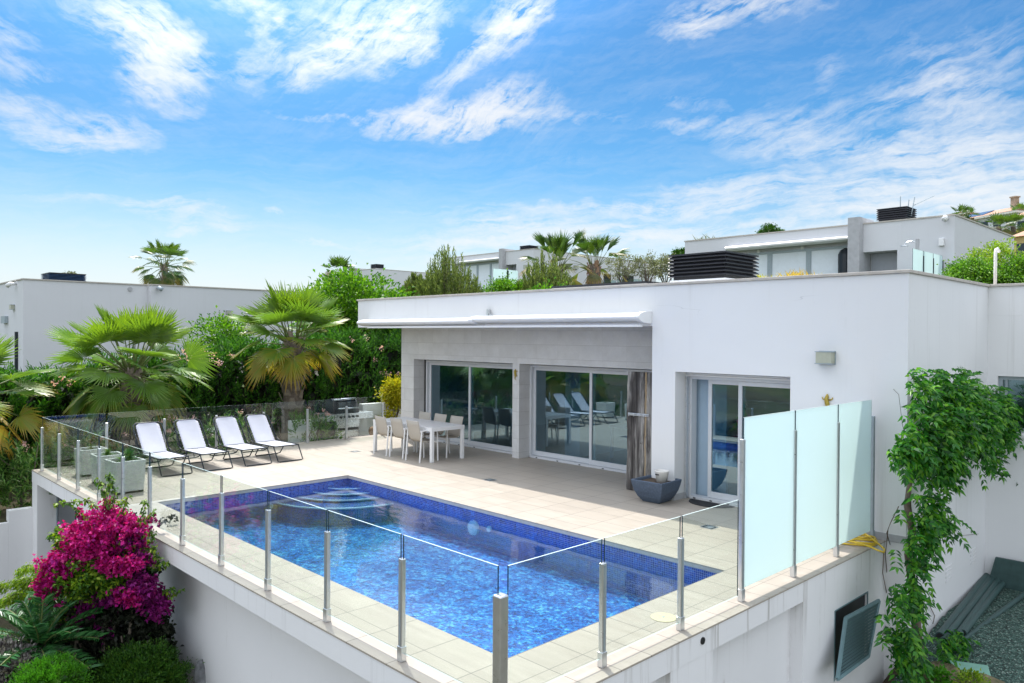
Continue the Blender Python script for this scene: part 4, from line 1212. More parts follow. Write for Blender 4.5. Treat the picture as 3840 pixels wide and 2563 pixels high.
# houses high on the hill at the right edge
def hill_house(name, label, u, v, d, w, h, dep, mats, roof="flat", rot=-0.6, wins=4):
    """u,v: middle of the foot of its front; w,h,dep metres"""
    p = at(u, v, d)
    t = thing(name, label, "house", tuple(p), local=True, rz=rot)
    b = MB(); b.box(-w / 2, w / 2, 0, dep, -3, h); b.build("wall", MT[mats[0]], t)
    if roof == "flat":
        r = MB(); r.box(-w / 2 - 0.3, w / 2 + 0.3, -0.5, dep + 0.3, h + 0.005, h + 0.35); r.build("roof", MT[mats[1]], t)
    elif roof == "arch":
        r = MB(); n = 14
        pr = [(-w / 2 - 0.6 + (w + 1.2) * k / n, h + 1.6 * math.sin(math.pi * (0.18 + 0.5 * k / n))) for k in range(n + 1)]
        r.prism(pr + [(x, z - 0.4) for x, z in reversed(pr)], 1, -0.8, dep + 0.5); r.build("roof", MT[mats[1]], t)
    else:
        r = MB(); r.prism([(-0.5, h + 0.004), (dep / 2, h + dep * 0.20), (dep + 0.5, h + 0.004)], 0, -w / 2 - 0.4, w / 2 + 0.4); ro = r.build("roof", MT[mats[1]], t)
        c = MB(); c.box(w * 0.22, w * 0.22 + 1.0, dep * 0.4, dep * 0.4 + 1.0, h + dep * 0.15, h + dep * 0.2 + 1.7); c.box(w * 0.22 - 0.15, w * 0.22 + 1.15, dep * 0.4 - 0.15, dep * 0.4 + 1.15, h + dep * 0.2 + 1.701, h + dep * 0.2 + 1.95); c.build("chimney", MT[mats[0]], ro)
    for k in range(wins):
        x = -w / 2 + w * (k + 0.5) / wins
        g = MB(); g.box(x - w / wins * 0.28, x + w / wins * 0.28, -0.04, 0.02, h * 0.35, h * 0.78); wn = g.build("window", MT["dark_window"], t)
        f = MB(); f.box(x - w / wins * 0.30, x + w / wins * 0.30, -0.3, -0.041, h * 0.30, h * 0.345); f.build("sill", MT["cream_render"], wn)
    return t


hh = hill_house("stone_house", "brown stone house with tiled roof, chimneys and solar panels up on the hill", 3690, 885, 150, 15, 3.9, 7, ("stone_wall", "clay_roof"), "gable", -0.55)
sp = MB(); sp.prism([(0.3, 4.18), (3.0, 5.22), (3.0, 5.34), (0.3, 4.30)], 0, -6.8, -0.6); sp.build("solar_panel", MT["solar_panel"], hh)
hill_house("pink_house", "low pinkish house showing left of the stone house on the hilltop", 3565, 838, 165, 6, 1.6, 6, ("pink_render", "clay_roof"), "flat", -0.55, 2)
hill_house("white_hill_house", "curved-roof pale house at the top right corner of the hill", 3850, 845, 160, 10, 2.8, 7, ("cream_render", "grey_metal"), "arch", -0.55, 3)
hill_house("white_hill_house", "small white flat-roofed house below the stone house, behind the hill palms", 3738, 872, 122, 7.0, 2.6, 7, ("far_render", "cream_render"), "flat", -0.5, 3)
hill_house("white_hill_house", "white house with reddish roof at the right edge beside the hill palms", 3865, 888, 112, 5.5, 3.2, 7, ("far_render", "clay_roof"), "gable", -0.5, 2)
hill_house("yellow_house", "ochre yellow house with balcony and tiled roof at the right edge of the hill", 3893, 1000, 85, 6.0, 3.6, 6, ("ochre_render", "clay_roof"), "gable", -0.45, 3)
hill_house("yellow_house", "low stone and ochre outbuilding under the yellow house at the right edge", 3890, 1042, 80, 5.5, 1.2, 5, ("stone_wall", "cream_render"), "flat", -0.45, 2)

# ------------------------------------------------------------------ furniture
def make_lounger():
    """foot towards +x, origin on the floor under the seat hinge"""
    T = thing("sun_lounger", "sun lounger nearest the white planters, leftmost of the four", "sun lounger", (0, 0, 0), "pale mesh sun loungers in a row behind the pool", local=True)
    r = 0.0125; hw = 0.285
    f = MB()
    # seat loop, with the upturned foot end
    seat = [(0.0, -hw, 0.30), (0.98, -hw, 0.315), (1.03, -hw + 0.05, 0.32), (1.04, 0, 0.322), (1.03, hw - 0.05, 0.32), (0.98, hw, 0.315), (0.0, hw, 0.30)]
    f.tube(seat, r, 7)
    # backrest loop with pinched shoulders
    bx, bz = -0.50, 0.56
    def bk(t, y): return (bx * t, y, 0.30 + bz * t)
    f.tube([bk(0, -hw), bk(0.80, -hw), bk(0.93, -hw + 0.01), bk(1.0, -hw + 0.075), bk(1.0, hw - 0.075), bk(0.93, hw - 0.01), bk(0.80, hw), bk(0, hw)], r, 7)
    f.build("frame", MT["navy_frame"], T, smooth=True)
    for nm, pts in (("foot_leg", [(0.93, 0.27), (1.12, 0.24), (1.17, 0.245)]),):
        b = MB()
        b.tube([(0.95, -hw, 0.31), (1.02, -hw, 0.22), (1.16, -hw, 0.02), (1.17, -hw + 0.04, 0.013), (1.17, hw - 0.04, 0.013), (1.16, hw, 0.02), (1.02, hw, 0.22), (0.95, hw, 0.31)], r, 7)
        b.build("leg", MT["navy_frame"], T, smooth=True)
    b = MB()
    b.tube([(0.30, -hw - 0.01, 0.30), (0.27, -hw - 0.01, 0.20), (0.12, -hw - 0.01, 0.04), (0.06, -hw + 0.05, 0.013), (0.06, hw - 0.05, 0.013), (0.12, hw + 0.01, 0.04), (0.27, hw + 0.01, 0.20), (0.30, hw + 0.01, 0.30)], r, 7)
    b.build("leg", MT["navy_frame"], T, smooth=True)
    b = MB()
    b.tube([(-0.06, -hw - 0.01, 0.30), (-0.30, -hw - 0.01, 0.22), (-0.58, -hw - 0.01, 0.03), (-0.60, -hw + 0.05, 0.013), (-0.60, hw - 0.05, 0.013), (-0.58, hw + 0.01, 0.03), (-0.30, hw + 0.01, 0.22), (-0.06, hw + 0.01, 0.30)], r, 7)
    b.build("leg", MT["navy_frame"], T, smooth=True)
    for s in (-1, 1):
        b = MB()
        b.tube([(-0.25, s * (hw + 0.012), 0.55), (-0.18, s * (hw + 0.02), 0.40), (-0.02, s * (hw + 0.02), 0.33), (0.10, s * (hw + 0.012), 0.30)], 0.009, 6)
        b.build("armrest_hinge", MT["navy_frame"], T, smooth=True); b = MB()
        b.tube([(0.62, s * (hw + 0.008), 0.31), (0.66, s * (hw + 0.01), 0.235), (0.72, s * (hw + 0.01), 0.245), (0.70, s * (hw + 0.01), 0.275)], 0.006, 6)
        b.build("leg_hook", MT["navy_frame"], T, smooth=True)
    # mesh: one sagging sheet, shoulders cut in, edges scalloped where it is laced to the frame
    def sheet(name, fn, nu, nv):
        vs = []; fs = []
        for i in range(nu + 1):
            for j in range(nv + 1): vs.append(fn(i / nu, j / nv))
        for i in range(nu):
            for j in range(nv): fs.append((i * (nv + 1) + j, (i + 1) * (nv + 1) + j, (i + 1) * (nv + 1) + j + 1, i * (nv + 1) + j + 1))
        b = MB(); b.add(vs, fs)
        o = b.build(name, MT["lounger_mesh"], T, smooth=True)
        sd = o.modifiers.new("thickness", "SOLIDIFY"); sd.thickness = 0.004
        return o
    def w_at(t): return 0.235 - 0.010 * abs(math.sin(t * 34)) - (0.07 * max(0, (t - 0.90) / 0.10) if t > 0.9 else 0)
    def back(u, v):
        y = (v - 0.5) * 2 * w_at(u); sag = -0.03 * (1 - (2 * v - 1) ** 2) * math.sin(math.pi * min(1, u * 1.0))
        return (bx * u - sag * 0.7 * -1, y, 0.30 + bz * u + sag * 0.3)
    def seatf(u, v):
        y = (v - 0.5) * 2 * (0.245 - 0.008 * abs(math.sin(u * 40))); sag = -0.028 * (1 - (2 * v - 1) ** 2) * math.sin(math.pi * (0.1 + 0.85 * u))
        return (0.0 + 1.03 * u, y, 0.30 + 0.02 * u + sag)
    sheet("backrest", back, 40, 8); sheet("seat", seatf, 46, 8)
    for s in (-1, 1):
        b = MB(); pts = []
        for k in range(25):
            t = 0.06 + 0.80 * k / 24
            y = s * (hw - 0.003 if k % 2 else w_at(t) - 0.004); pts.append(bk(t, y))
        b.tube(pts, 0.0035, 4); b.build("lacing", MT["navy_frame"], T)
    return T


lg = make_lounger()
for k, (y, lab) in enumerate(((5.46, None), (6.28, "sun lounger second from the white planters, left of the middle gap"), (7.12, "sun lounger third from the white planters, its lacing against the oleander"), (7.84, "sun lounger nearest the barbecue, its foot in the open paving"))):
    if k == 0: lg.location = (-15.93, y, 0.001)
    else: copy_thing(lg, (-15.96 - 0.01 * k, y, 0.001), label=lab)


def dining_table():
    x0, x1, y0, y1 = -14.86, -12.66, 9.93, 10.84
    T = thing("dining_table", "long white outdoor dining table with pale grey top, six chairs around it", "table", (-13.76, 10.38, 0))
    b = MB(); b.box(x0 + 0.02, x1 - 0.02, y0 + 0.02, y1 - 0.02, 0.722, 0.742); b.build("tabletop", MT["table_top"], T, bevel=0.003)
    a = MB()
    a.box(x0, x1, y0, y0 + 0.02, 0.66, 0.738); a.box(x0, x1, y1 - 0.02, y1, 0.66, 0.738); a.box(x0, x0 + 0.02, y0 + 0.021, y1 - 0.021, 0.66, 0.738); a.box(x1 - 0.02, x1, y0 + 0.021, y1 - 0.021, 0.66, 0.738)
    a.build("apron", MT["white_metal"], T)
    for x in (x0 + 0.002, x1 - 0.072):
        for y in (y0 + 0.002, y1 - 0.072):
            l = MB(); l.box(x, x + 0.07, y, y + 0.07, 0.001, 0.659); l.build("leg", MT["white_metal"], T, bevel=0.006)


dining_table()


def make_chair():
    """back at -y, faces +y"""
    T = thing("dining_chair", "dining chair on the pool side of the white table, leftmost of three", "chair", (0, 0, 0), "white framed dining chairs around the outdoor table", local=True)
    hw = 0.245; t = 0.026
    for s in (-1, 1):
        x = s * hw
        b = MB()
        b.bar((x, 0.22, 0.0), (x, 0.20, 0.655), t, t, (1, 0, 0)); b.build("leg", MT["white_metal"], T, bevel=0.004)
        b = MB()
        b.bar((x, -0.27, 0.0), (x, -0.215, 0.655), t, t, (1, 0, 0)); b.build("leg", MT["white_metal"], T, bevel=0.004)
        b = MB()
        b.bar((x, -0.245, 0.668), (x, 0.215, 0.668), 0.034, 0.024); b.build("armrest", MT["white_metal"], T, bevel=0.004)
    b = MB(); b.bar((-hw, -0.222, 0.645), (hw, -0.222, 0.645), 0.022, 0.022); b.bar((-hw, 0.19, 0.40), (hw, 0.19, 0.40), 0.022, 0.022); b.build("cross_bar", MT["white_metal"], T, bevel=0.003)
    prof = [(-0.285, 0.875), (-0.262, 0.78), (-0.235, 0.66), (-0.215, 0.56), (-0.195, 0.485), (-0.15, 0.435), (-0.08, 0.42), (0.05, 0.43), (0.18, 0.445), (0.225, 0.44)]
    def sling(pts, name):
        n = 6; vs = []; fs = []
        for (y, z) in pts:
            for j in range(n + 1):
                x = (j / n - 0.5) * 2 * 0.215; c = 0.012 * (1 - (2 * j / n - 1) ** 2); vs.append((x, y - c * 0.8, z - c * 0.5))
        for i in range(len(pts) - 1):
            for j in range(n): fs.append((i * (n + 1) + j, i * (n + 1) + j + 1, (i + 1) * (n + 1) + j + 1, (i + 1) * (n + 1) + j))
        o = MB().add(vs, fs).build(name, MT["chair_mesh"], T, smooth=True)
        m = o.modifiers.new("thickness", "SOLIDIFY"); m.thickness = 0.01; m.offset = 0
    sling(prof[:6], "backrest"); sling(prof[5:], "seat")
    return T


ch = make_chair()
spots = [(-14.30, 10.02, 0, None), (-13.70, 10.03, 0, "dining chair on the pool side of the white table, middle of three"), (-13.07, 10.01, 0, "dining chair on the pool side of the white table, nearest the camera"),
         (-14.38, 10.80, math.pi, "dining chair on the window side of the white table, farthest left"), (-13.79, 10.80, math.pi, "dining chair on the window side of the white table, middle of three"), (-13.19, 10.79, math.pi, "dining chair on the window side of the white table, nearest the glass door")]
for k, (x, y, a, lab) in enumerate(spots):
    if k == 0: ch.location = (x, y, 0.001)
    else: copy_thing(ch, (x, y, 0.001), a, lab)


def planters():
    def one(x, y, w, h, rz, label):
        T = thing("planter", label, "planter", (x, y, 0.0), "square white planters in the terrace corner", local=True, rz=rz)
        b = MB(); t = 0.035; s = w / 2; k = 0.90
        o = [(-s, -s), (s, -s), (s, s), (-s, s)]
        vs = [(a * k, c * k, 0.03) for a, c in o] + [(a, c, h) for a, c in o] + [(a * (1 - t * 2 / w), c * (1 - t * 2 / w), h) for a, c in o] + [(a * (1 - t * 2 / w), c * (1 - t * 2 / w), h - 0.07) for a, c in o]
        fs = [(3, 2, 1, 0)] + [(4 * l + q, 4 * l + (q + 1) % 4, 4 * l + 4 + (q + 1) % 4, 4 * l + 4 + q) for l in range(3) for q in range(4)]
        b.add(vs, fs); b.build("pot", MT["planter_white"], T, bevel=0.01)
        b = MB(); z = h - 0.06; kk = 1 - t * 2 / w - 0.01
        b.add([(a * kk, c * kk, z) for a, c in o], [(0, 1, 2, 3)]); b.build("soil", MT["soil"], T)
        b = MB()
        for a in (-1, 1):
            for c in (-1, 1): b.box(a * s * 0.75 - 0.03, a * s * 0.75 + 0.03, c * s * 0.75 - 0.03, c * s * 0.75 + 0.03, 0, 0.032)
        b.build("foot", MT["dark_metal"], T)
        return T
    one(-15.98, 4.30, 0.46, 0.50, 0.05, "white square planter deepest in the terrace corner, largely bare")
    one(-14.83, 4.26, 0.46, 0.53, -0.04, "white square planter in the middle, with low plants")
    one(-13.86, 4.26, 0.50, 0.55, 0.06, "white square planter nearest the pool, holding spiky agaves")


planters()


def pot_and_bucket():
    T = thing("bowl_planter", "dark blue-grey square bowl planter standing against the white wall by the garden door", "planter", (-7.27, 10.38, 0), local=True, rz=0.04)
    b = MB()
    prof = [(0.150, 0.0), (0.165, 0.012), (0.222, 0.09), (0.262, 0.18), (0.288, 0.28), (0.300, 0.345), (0.300, 0.362), (0.268, 0.362), (0.262, 0.30)]
    vs = [(a * r, c * r, z) for r, z in prof for a, c in ((-1, -1), (1, -1), (1, 1), (-1, 1))]
    fs = [(3, 2, 1, 0)] + [(4 * l + q, 4 * l + (q + 1) % 4, 4 * l + 4 + (q + 1) % 4, 4 * l + 4 + q) for l in range(len(prof) - 1) for q in range(4)]
    b.add(vs, fs); b.build("pot", MT["pot_grey"], T, bevel=0.008)
    b = MB(); r = 0.265; b.add([(a * r, c * r, 0.315) for a, c in ((-1, -1), (1, -1), (1, 1), (-1, 1))], [(0, 1, 2, 3)]); b.build("soil", MT["soil"], T)
    B = thing("bucket", "small white bucket with a dark handle slot sitting in the bowl planter", "bucket", (-7.19, 10.42, 0.317), local=True)
    b = MB(); b.lathe([(0.085, 0.0), (0.112, 0.17), (0.118, 0.185), (0.112, 0.195), (0.104, 0.19), (0.10, 0.12)], 0, 0, 26); o = b.build("shell", MT["bucket_white"], B, smooth=True)
    b = MB(); a = -1.75
    pts = [((0.112) * math.cos(a + t), 0.112 * math.sin(a + t), 0.135) for t in np.linspace(-0.30, 0.30, 7)]
    b.tube(pts, 0.012, 6); b.build("handle_slot", MT["black_plastic"], B)
    b = MB(); b.lathe([(0.10, 0.150), (0.05, 0.165), (0.004, 0.168)], 0, 0, 20); b.build("contents", MT["chair_mesh"], B)


pot_and_bucket()


def plank():
    T = thing("wooden_slab", "tall weathered wooden slab leaning between the glass door and the white wall", "wooden slab", (-7.93, 10.82, 0), local=True, rz=0.06)
    x0, x1, h = -0.24, 0.30, 2.09
    b = MB(); n = 16
    def edge(z, s): return s + 0.008 * math.sin(z * 5 + s * 9) + 0.005 * math.sin(z * 13)
    # three boards, each slightly proud of the next
    for (a, c, t) in ((x0, x0 + 0.20, 0.050), (x0 + 0.202, x0 + 0.36, 0.056), (x0 + 0.362, x1, 0.048)):
        vs = []; fs = []
        for i in range(n + 1):
            z = 0.004 + (h - 0.004) * i / n
            xa, xc = (edge(z, a), edge(z, c) - 0.003)
            vs += [(xa, -t, z), (xc, -t, z), (xc, 0.0, z), (xa, 0.0, z)]
        for i in range(n):
            for q in range(4): fs.append((4 * i + q, 4 * i + (q + 1) % 4, 4 * i + 4 + (q + 1) % 4, 4 * i + 4 + q))
        fs += [(3, 2, 1, 0), (4 * n, 4 * n + 1, 4 * n + 2, 4 * n + 3)]
        b.add(vs, fs)
    b.build("board", MT["weathered_wood"], T, bevel=0.006)
    k = MB(); k.tube([(0.07, -0.05, 0.86), (0.07, -0.07, 0.86)], 0.022, 10); k.build("knot", MT["weathered_wood"], T, smooth=True)
    H = thing("hook_rail", "clear hook rail fixed across the middle of the weathered wooden slab", "hook rail", (-7.93, 10.76, 1.35), local=True, rz=0.06)
    b = MB(); b.box(-0.20, 0.22, -0.014, -0.001, -0.028, 0.018); b.build("rail", MT["aluminium"], H, bevel=0.004)
    for i in range(4):
        b = MB(); x = -0.15 + 0.105 * i
        b.tube([(x, -0.012, 0.0), (x, -0.05, -0.005), (x, -0.065, -0.02), (x, -0.06, -0.035)], 0.007, 6); b.lathe([(0.014, -0.012), (0.014, 0.014)], x, -0.055, 10); b.build("hook", MT["brushed_steel"], H, smooth=True)


plank()


def floor_bits():
    # half-round door mat
    T = MB(); n = 28
    pts = [(-6.55 + 0.40 * math.cos(math.pi * (1 + k / n)), 10.93 + 0.34 * math.sin(math.pi * (1 + k / n))) for k in range(n + 1)]
    T.prism(pts, 2, 0.001, 0.014)
    tag(T.build("door_mat", MT["rubber_mat"], bevel=0.004), "dark half-round door mat in front of the garden door", "door mat")
    for (x, y, lab) in ((-15.09, 9.6, "square floor drain in the paving left of the dining table"), (-10.44, 9.57, "square floor drain at the shadow edge behind the pool"), (-5.75, 9.51, "square floor drain in the paving before the garden door")):
        t = thing("floor_drain", lab, "floor drain", (x, y, 0.0), "small square floor drains in the paving", local=True)
        b = MB(); s = 0.10
        b.box(-s, s, -s, -s + 0.012, 0.0005, 0.004); b.box(-s, s, s - 0.012, s, 0.0005, 0.004); b.box(-s, -s + 0.012, -s + 0.012, s - 0.012, 0.0005, 0.004); b.box(s - 0.012, s, -s + 0.012, s - 0.012, 0.0005, 0.004)
        b.box(-0.055, 0.055, -0.055, 0.055, 0.0025, 0.0045); b.build("grate", MT["aluminium"], t)
        b = MB(); b.box(-s + 0.012, s - 0.012, -s + 0.012, s - 0.012, 0.0005, 0.0022); b.build("well", MT["black_plastic"], t)
    t = thing("skimmer_lid", "round cream skimmer lid set in the paving at the pool's right edge", "skimmer lid", (-4.19, 6.12, 0), local=True)
    b = MB(); b.lathe([(0.125, 0.0005), (0.125, 0.005), (0.118, 0.0065)], 0, 0, 36); b.build("lid", MT["skimmer_plastic"], t)
    b = MB(); b.lathe([(0.013, 0.0066), (0.013, 0.0085)], 0.0, 0.0, 14); b.build("finger_hole", MT["grey_metal"], t)
    for k, (q, lab, sc) in enumerate((((-4.56, 10.63, 1.78), "gold lizard ornament on the white wall, its head above the frosted screen", 1.15), ((-11.955, 11.72, 1.87), "small gold lizard ornament high on the pale pillar between the glass doors", 0.85))):
        t = thing("lizard_ornament", lab, "ornament", q, local=True)
        t.scale = (sc, 1, sc)
        b = MB()
        b.tube([(0.02, -0.012, -0.17), (-0.03, -0.014, -0.12), (0.01, -0.016, -0.06), (0.0, -0.02, 0.0), (-0.01, -0.02, 0.05), (0.0, -0.018, 0.085), (0.0, -0.014, 0.115)], [0.005, 0.010, 0.018, 0.030, 0.026, 0.022, 0.008], 8)
        b.build("body", MT["gold_paint"], t, smooth=True)
        for s in (-1, 1):
            for z, dz in ((0.04, 0.035), (-0.04, -0.035)):
                b = MB(); b.tube([(s * 0.015, -0.014, z), (s * 0.055, -0.012, z + dz * 0.3), (s * 0.065, -0.010, z + dz)], [0.010, 0.008, 0.007], 6); b.build("leg", MT["gold_paint"], t, smooth=True)


floor_bits()


def hose():
    pts = []
    def loop(cx, cy, a, b, n, z0, ph, tilt):
        for k in range(n):
            t = ph + 2 * math.pi * k / n
            x, y = a * math.cos(t), b * math.sin(t)
            pts.append((cx + x * math.cos(tilt) - y * math.sin(tilt), cy + x * math.sin(tilt) + y * math.cos(tilt), z0 + 0.006 * math.sin(3 * t)))
    loop(-4.02, 10.22, 0.27, 0.20, 22, 0.016, 0.3, 0.5)
    loop(-4.00, 10.25, 0.25, 0.17, 22, 0.038, 0.5, 0.35)
    loop(-4.05, 10.27, 0.28, 0.15, 18, 0.058, 0.9, 0.6)
    # last turn hangs out over the edge
    pts.extend([(-4.0, 10.0, 0.06), (-3.85, 9.98, 0.065), (-3.70, 9.95, 0.055), (-3.60, 9.93, 0.035), (-3.55, 9.97, 0.015), (-3.58, 10.08, 0.025), (-3.70, 10.2, 0.05), (-3.88, 10.38, 0.075), (-4.02, 10.5, 0.09), (-4.12, 10.56, 0.05)])
    o = MB().tube(pts, 0.0125, 8).build("garden_hose", MT["yellow_rubber"], smooth=True)
    tag(o, "yellow garden hose coiled at the foot of the frosted glass screen", "garden hose")


hose()


def hatch():
    T = thing("louvred_hatch", "grey metal louvred hatch leaning open at the low opening under the terrace", "hatch", (-3.6, 9.4, -1.5))
    A, B_, C_, D_ = [Vector(at(u, v, x=xx)) for u, v, xx in ((3172, 2318, -3.66), (3296, 2252, -3.60), (3255, 2462, -3.52), (3140, 2548, -3.50))]
    # A top left, B top right, C bottom right, D bottom left
    n = (B_ - A).cross(D_ - A).normalized()
    if n.x < 0: n = -n
    b = MB()
    for p, q in ((A, B_), (B_, C_), (C_, D_), (D_, A)): b.bar(p, q, 0.035, 0.03, n)
    b.build("frame", MT["hatch_metal"], T)
    m = 16; b = MB()
    for k in range(1, m):
        t = k / m
        p, q = A.lerp(D_, t), B_.lerp(C_, t)
        dn = (D_ - A).normalized()
        vs = [p + n * 0.013 - dn * 0.022, q + n * 0.013 - dn * 0.022, q - n * 0.010 + dn * 0.034, p - n * 0.010 + dn * 0.034]
        vs2 = [v + n * 0.003 for v in vs]
        b.add([tuple(v) for v in vs + vs2], [(0, 1, 2, 3), (7, 6, 5, 4), (0, 4, 5, 1), (1, 5, 6, 2), (2, 6, 7, 3), (3, 7, 4, 0)])
    b.build("slats", MT["hatch_metal"], T)
    f = MB(); x = TX1 - 0.012
    f.box(x, x + 0.010, 9.03, 9.05, -1.39, -0.545); f.box(x, x + 0.010, 9.05, 10.03, -0.56, -0.543); f.box(x, x + 0.010, 10.03, 10.05, -1.39, -0.545)
    f.build("wall_frame", MT["hatch_metal"], T)


hatch()


def garden_right():
    # drain pipes laid along the foot of the house wall
    ends = [((3525, 2372), (3702, 2178), 0.10), ((3540, 2385), (3718, 2180), 0.09), ((3560, 2368), (3735, 2178), 0.09), ((3595, 2372), (3748, 2190), 0.085), ((3612, 2368), (3760, 2205), 0.075), ((3580, 2398), (3850, 2236), 0.06)]
    labs = ["grey pipe laid closest along the house wall on the gravel", "grey pipe second from the house wall, one open end forward", "grey pipe third from the house wall in the bundle", "grey pipe fourth from the house wall in the bundle", "grey pipe fifth from the house wall, capped with a pale dot", "thin grey pole laid apart, slanting out over the gravel"]
    for (a, c, r), lab in zip(ends, labs):
        r *= 0.56
        zz = -1.30
        p, q = at(*a, z=zz), at(*c, z=zz)
        p[2] = gravel_z(p[0], p[1]) + r + 0.02; q[2] = gravel_z(q[0], q[1]) + r + 0.02
        t = thing("pipe", lab, "pipe", tuple(p), "grey pipes lying on the gravel by the house wall")
        MB().tube([p, q], r, 14, cap=False).build("tube", MT["pipe_grey"], t, smooth=True)
        d = Vector(q - p).normalized(); s = Vector(p)
        b = MB(); b.tube([s - d * 0.001, s + d * 0.05], r * 1.12, 14); b.build("collar", MT["pipe_grey"], t)
        b = MB(); b.tube([s - d * 0.006, s - d * 0.002], r * 0.85, 14); b.build("bore", MT["black_plastic"], t)
    p = at(3635, 2484, z=-1.40); g = gravel_z(p[0], p[1])
    b = MB(); b.box(-0.22, 0.22, -0.17, 0.17, 0.0, 0.04)
    o = b.build("paving_slab", MT["slab_green"], bevel=0.006); o.location = (p[0], p[1], g + 0.012); o.rotation_euler = (0.02, -0.03, 0.35)
    tag(o, "flat pale green paving slab lying loose on the gravel", "paving slab")
    p = at(3800, 2155, z=-1.2)
    b = MB(); b.box(-0.02, 0.9, 0, 0.05, -0.1, 0.42); b.prism([(-0.02, -0.1), (-0.14, -0.1), (-0.02, 0.42)], 1, 0.001, 0.049)
    o = b.build("green_board", MT["pipe_grey"], bevel=0.004); o.location = (p[0] - 0.12, 14.2, p[2] - 0.06); tag(o, "dark green board standing against the house wall behind the pipes", "board")

    def rock(name, label, loc, r, mat, seed, cat="boulder"):
        rng = np.random.default_rng(seed)
        import bmesh
        bm = bmesh.new(); bmesh.ops.create_icosphere(bm, subdivisions=4, radius=1.0)
        ds = rng.normal(size=(14, 3)); ds /= np.linalg.norm(ds, axis=1)[:, None]; hs = rng.uniform(0.62, 0.95, 14)
        for v in bm.verts:
            c = np.array(v.co)
            k = 1.0
            for d, h in zip(ds, hs):
                t = c @ d
                if t > h: k = min(k, h / t)
            c = c * k * (1 + 0.03 * math.sin(9 * c[0] + seed) * math.sin(7 * c[1]) + 0.02 * rng.normal())
            v.co = Vector(c * np.array(r))
        me = bpy.data.meshes.new(name); bm.to_mesh(me); bm.free(); me.materials.append(MT[mat])
        for q in me.polygons: q.use_smooth = True
        o = bpy.data.objects.new(name, me); COL.objects.link(o); o.location = loc; o.rotation_euler = (0, 0, seed * 0.7)
        tag(o, label, cat)
    p = at(3540, 2520, z=-1.50); rock("boulder", "mossy brown boulder at the foot of the climbing plant", (p[0], p[1], gravel_z(p[0], p[1]) - 0.02), (0.34, 0.24, 0.20), "boulder", 3)
    p = at(3680, 2548, z=-1.48); rock("boulder", "pale flat-topped boulder at the bottom edge beside the gravel", (p[0], p[1], gravel_z(p[0], p[1]) - 0.03), (0.32, 0.22, 0.17), "boulder", 5)
    p = at(3745, 2215, z=-1.3)
    rock("boulder", "mossy ochre boulder behind the pipe ends on the gravel", (p[0] + 0.20, p[1] + 0.55, gravel_z(0, p[1]) + 0.05), (0.40, 0.25, 0.22), "boulder", 8)
    p = at(752, 2545, 9.8); rock("standing_stone", "grey pointed standing stone in the lower garden against the white wall", (p[0], p[1], p[2] - 0.10), (0.10, 0.09, 0.34), "grey_rock", 11, "stone")
    p = at(905, 2575, 9.4); rock("standing_stone", "low grey stone barely showing at the bottom edge of the photo", (p[0], p[1], p[2] - 0.02), (0.14, 0.12, 0.12), "grey_rock", 14, "stone")


garden_right()


def conduit():
    p = at(3706, 1070, x=-3.45)
    o = MB().tube([(-3.43, 14.42, 3.6), (-3.43, 14.42, 4.12), (-3.43, 14.44, 4.18), (-3.42, 14.50, 4.20), (-3.41, 14.55, 4.15)], 0.024, 10).build("vent_pipe", MT["bucket_white"], smooth=True)
    tag(o, "white hooked vent pipe standing on the parapet corner at the right", "vent pipe")


conduit()


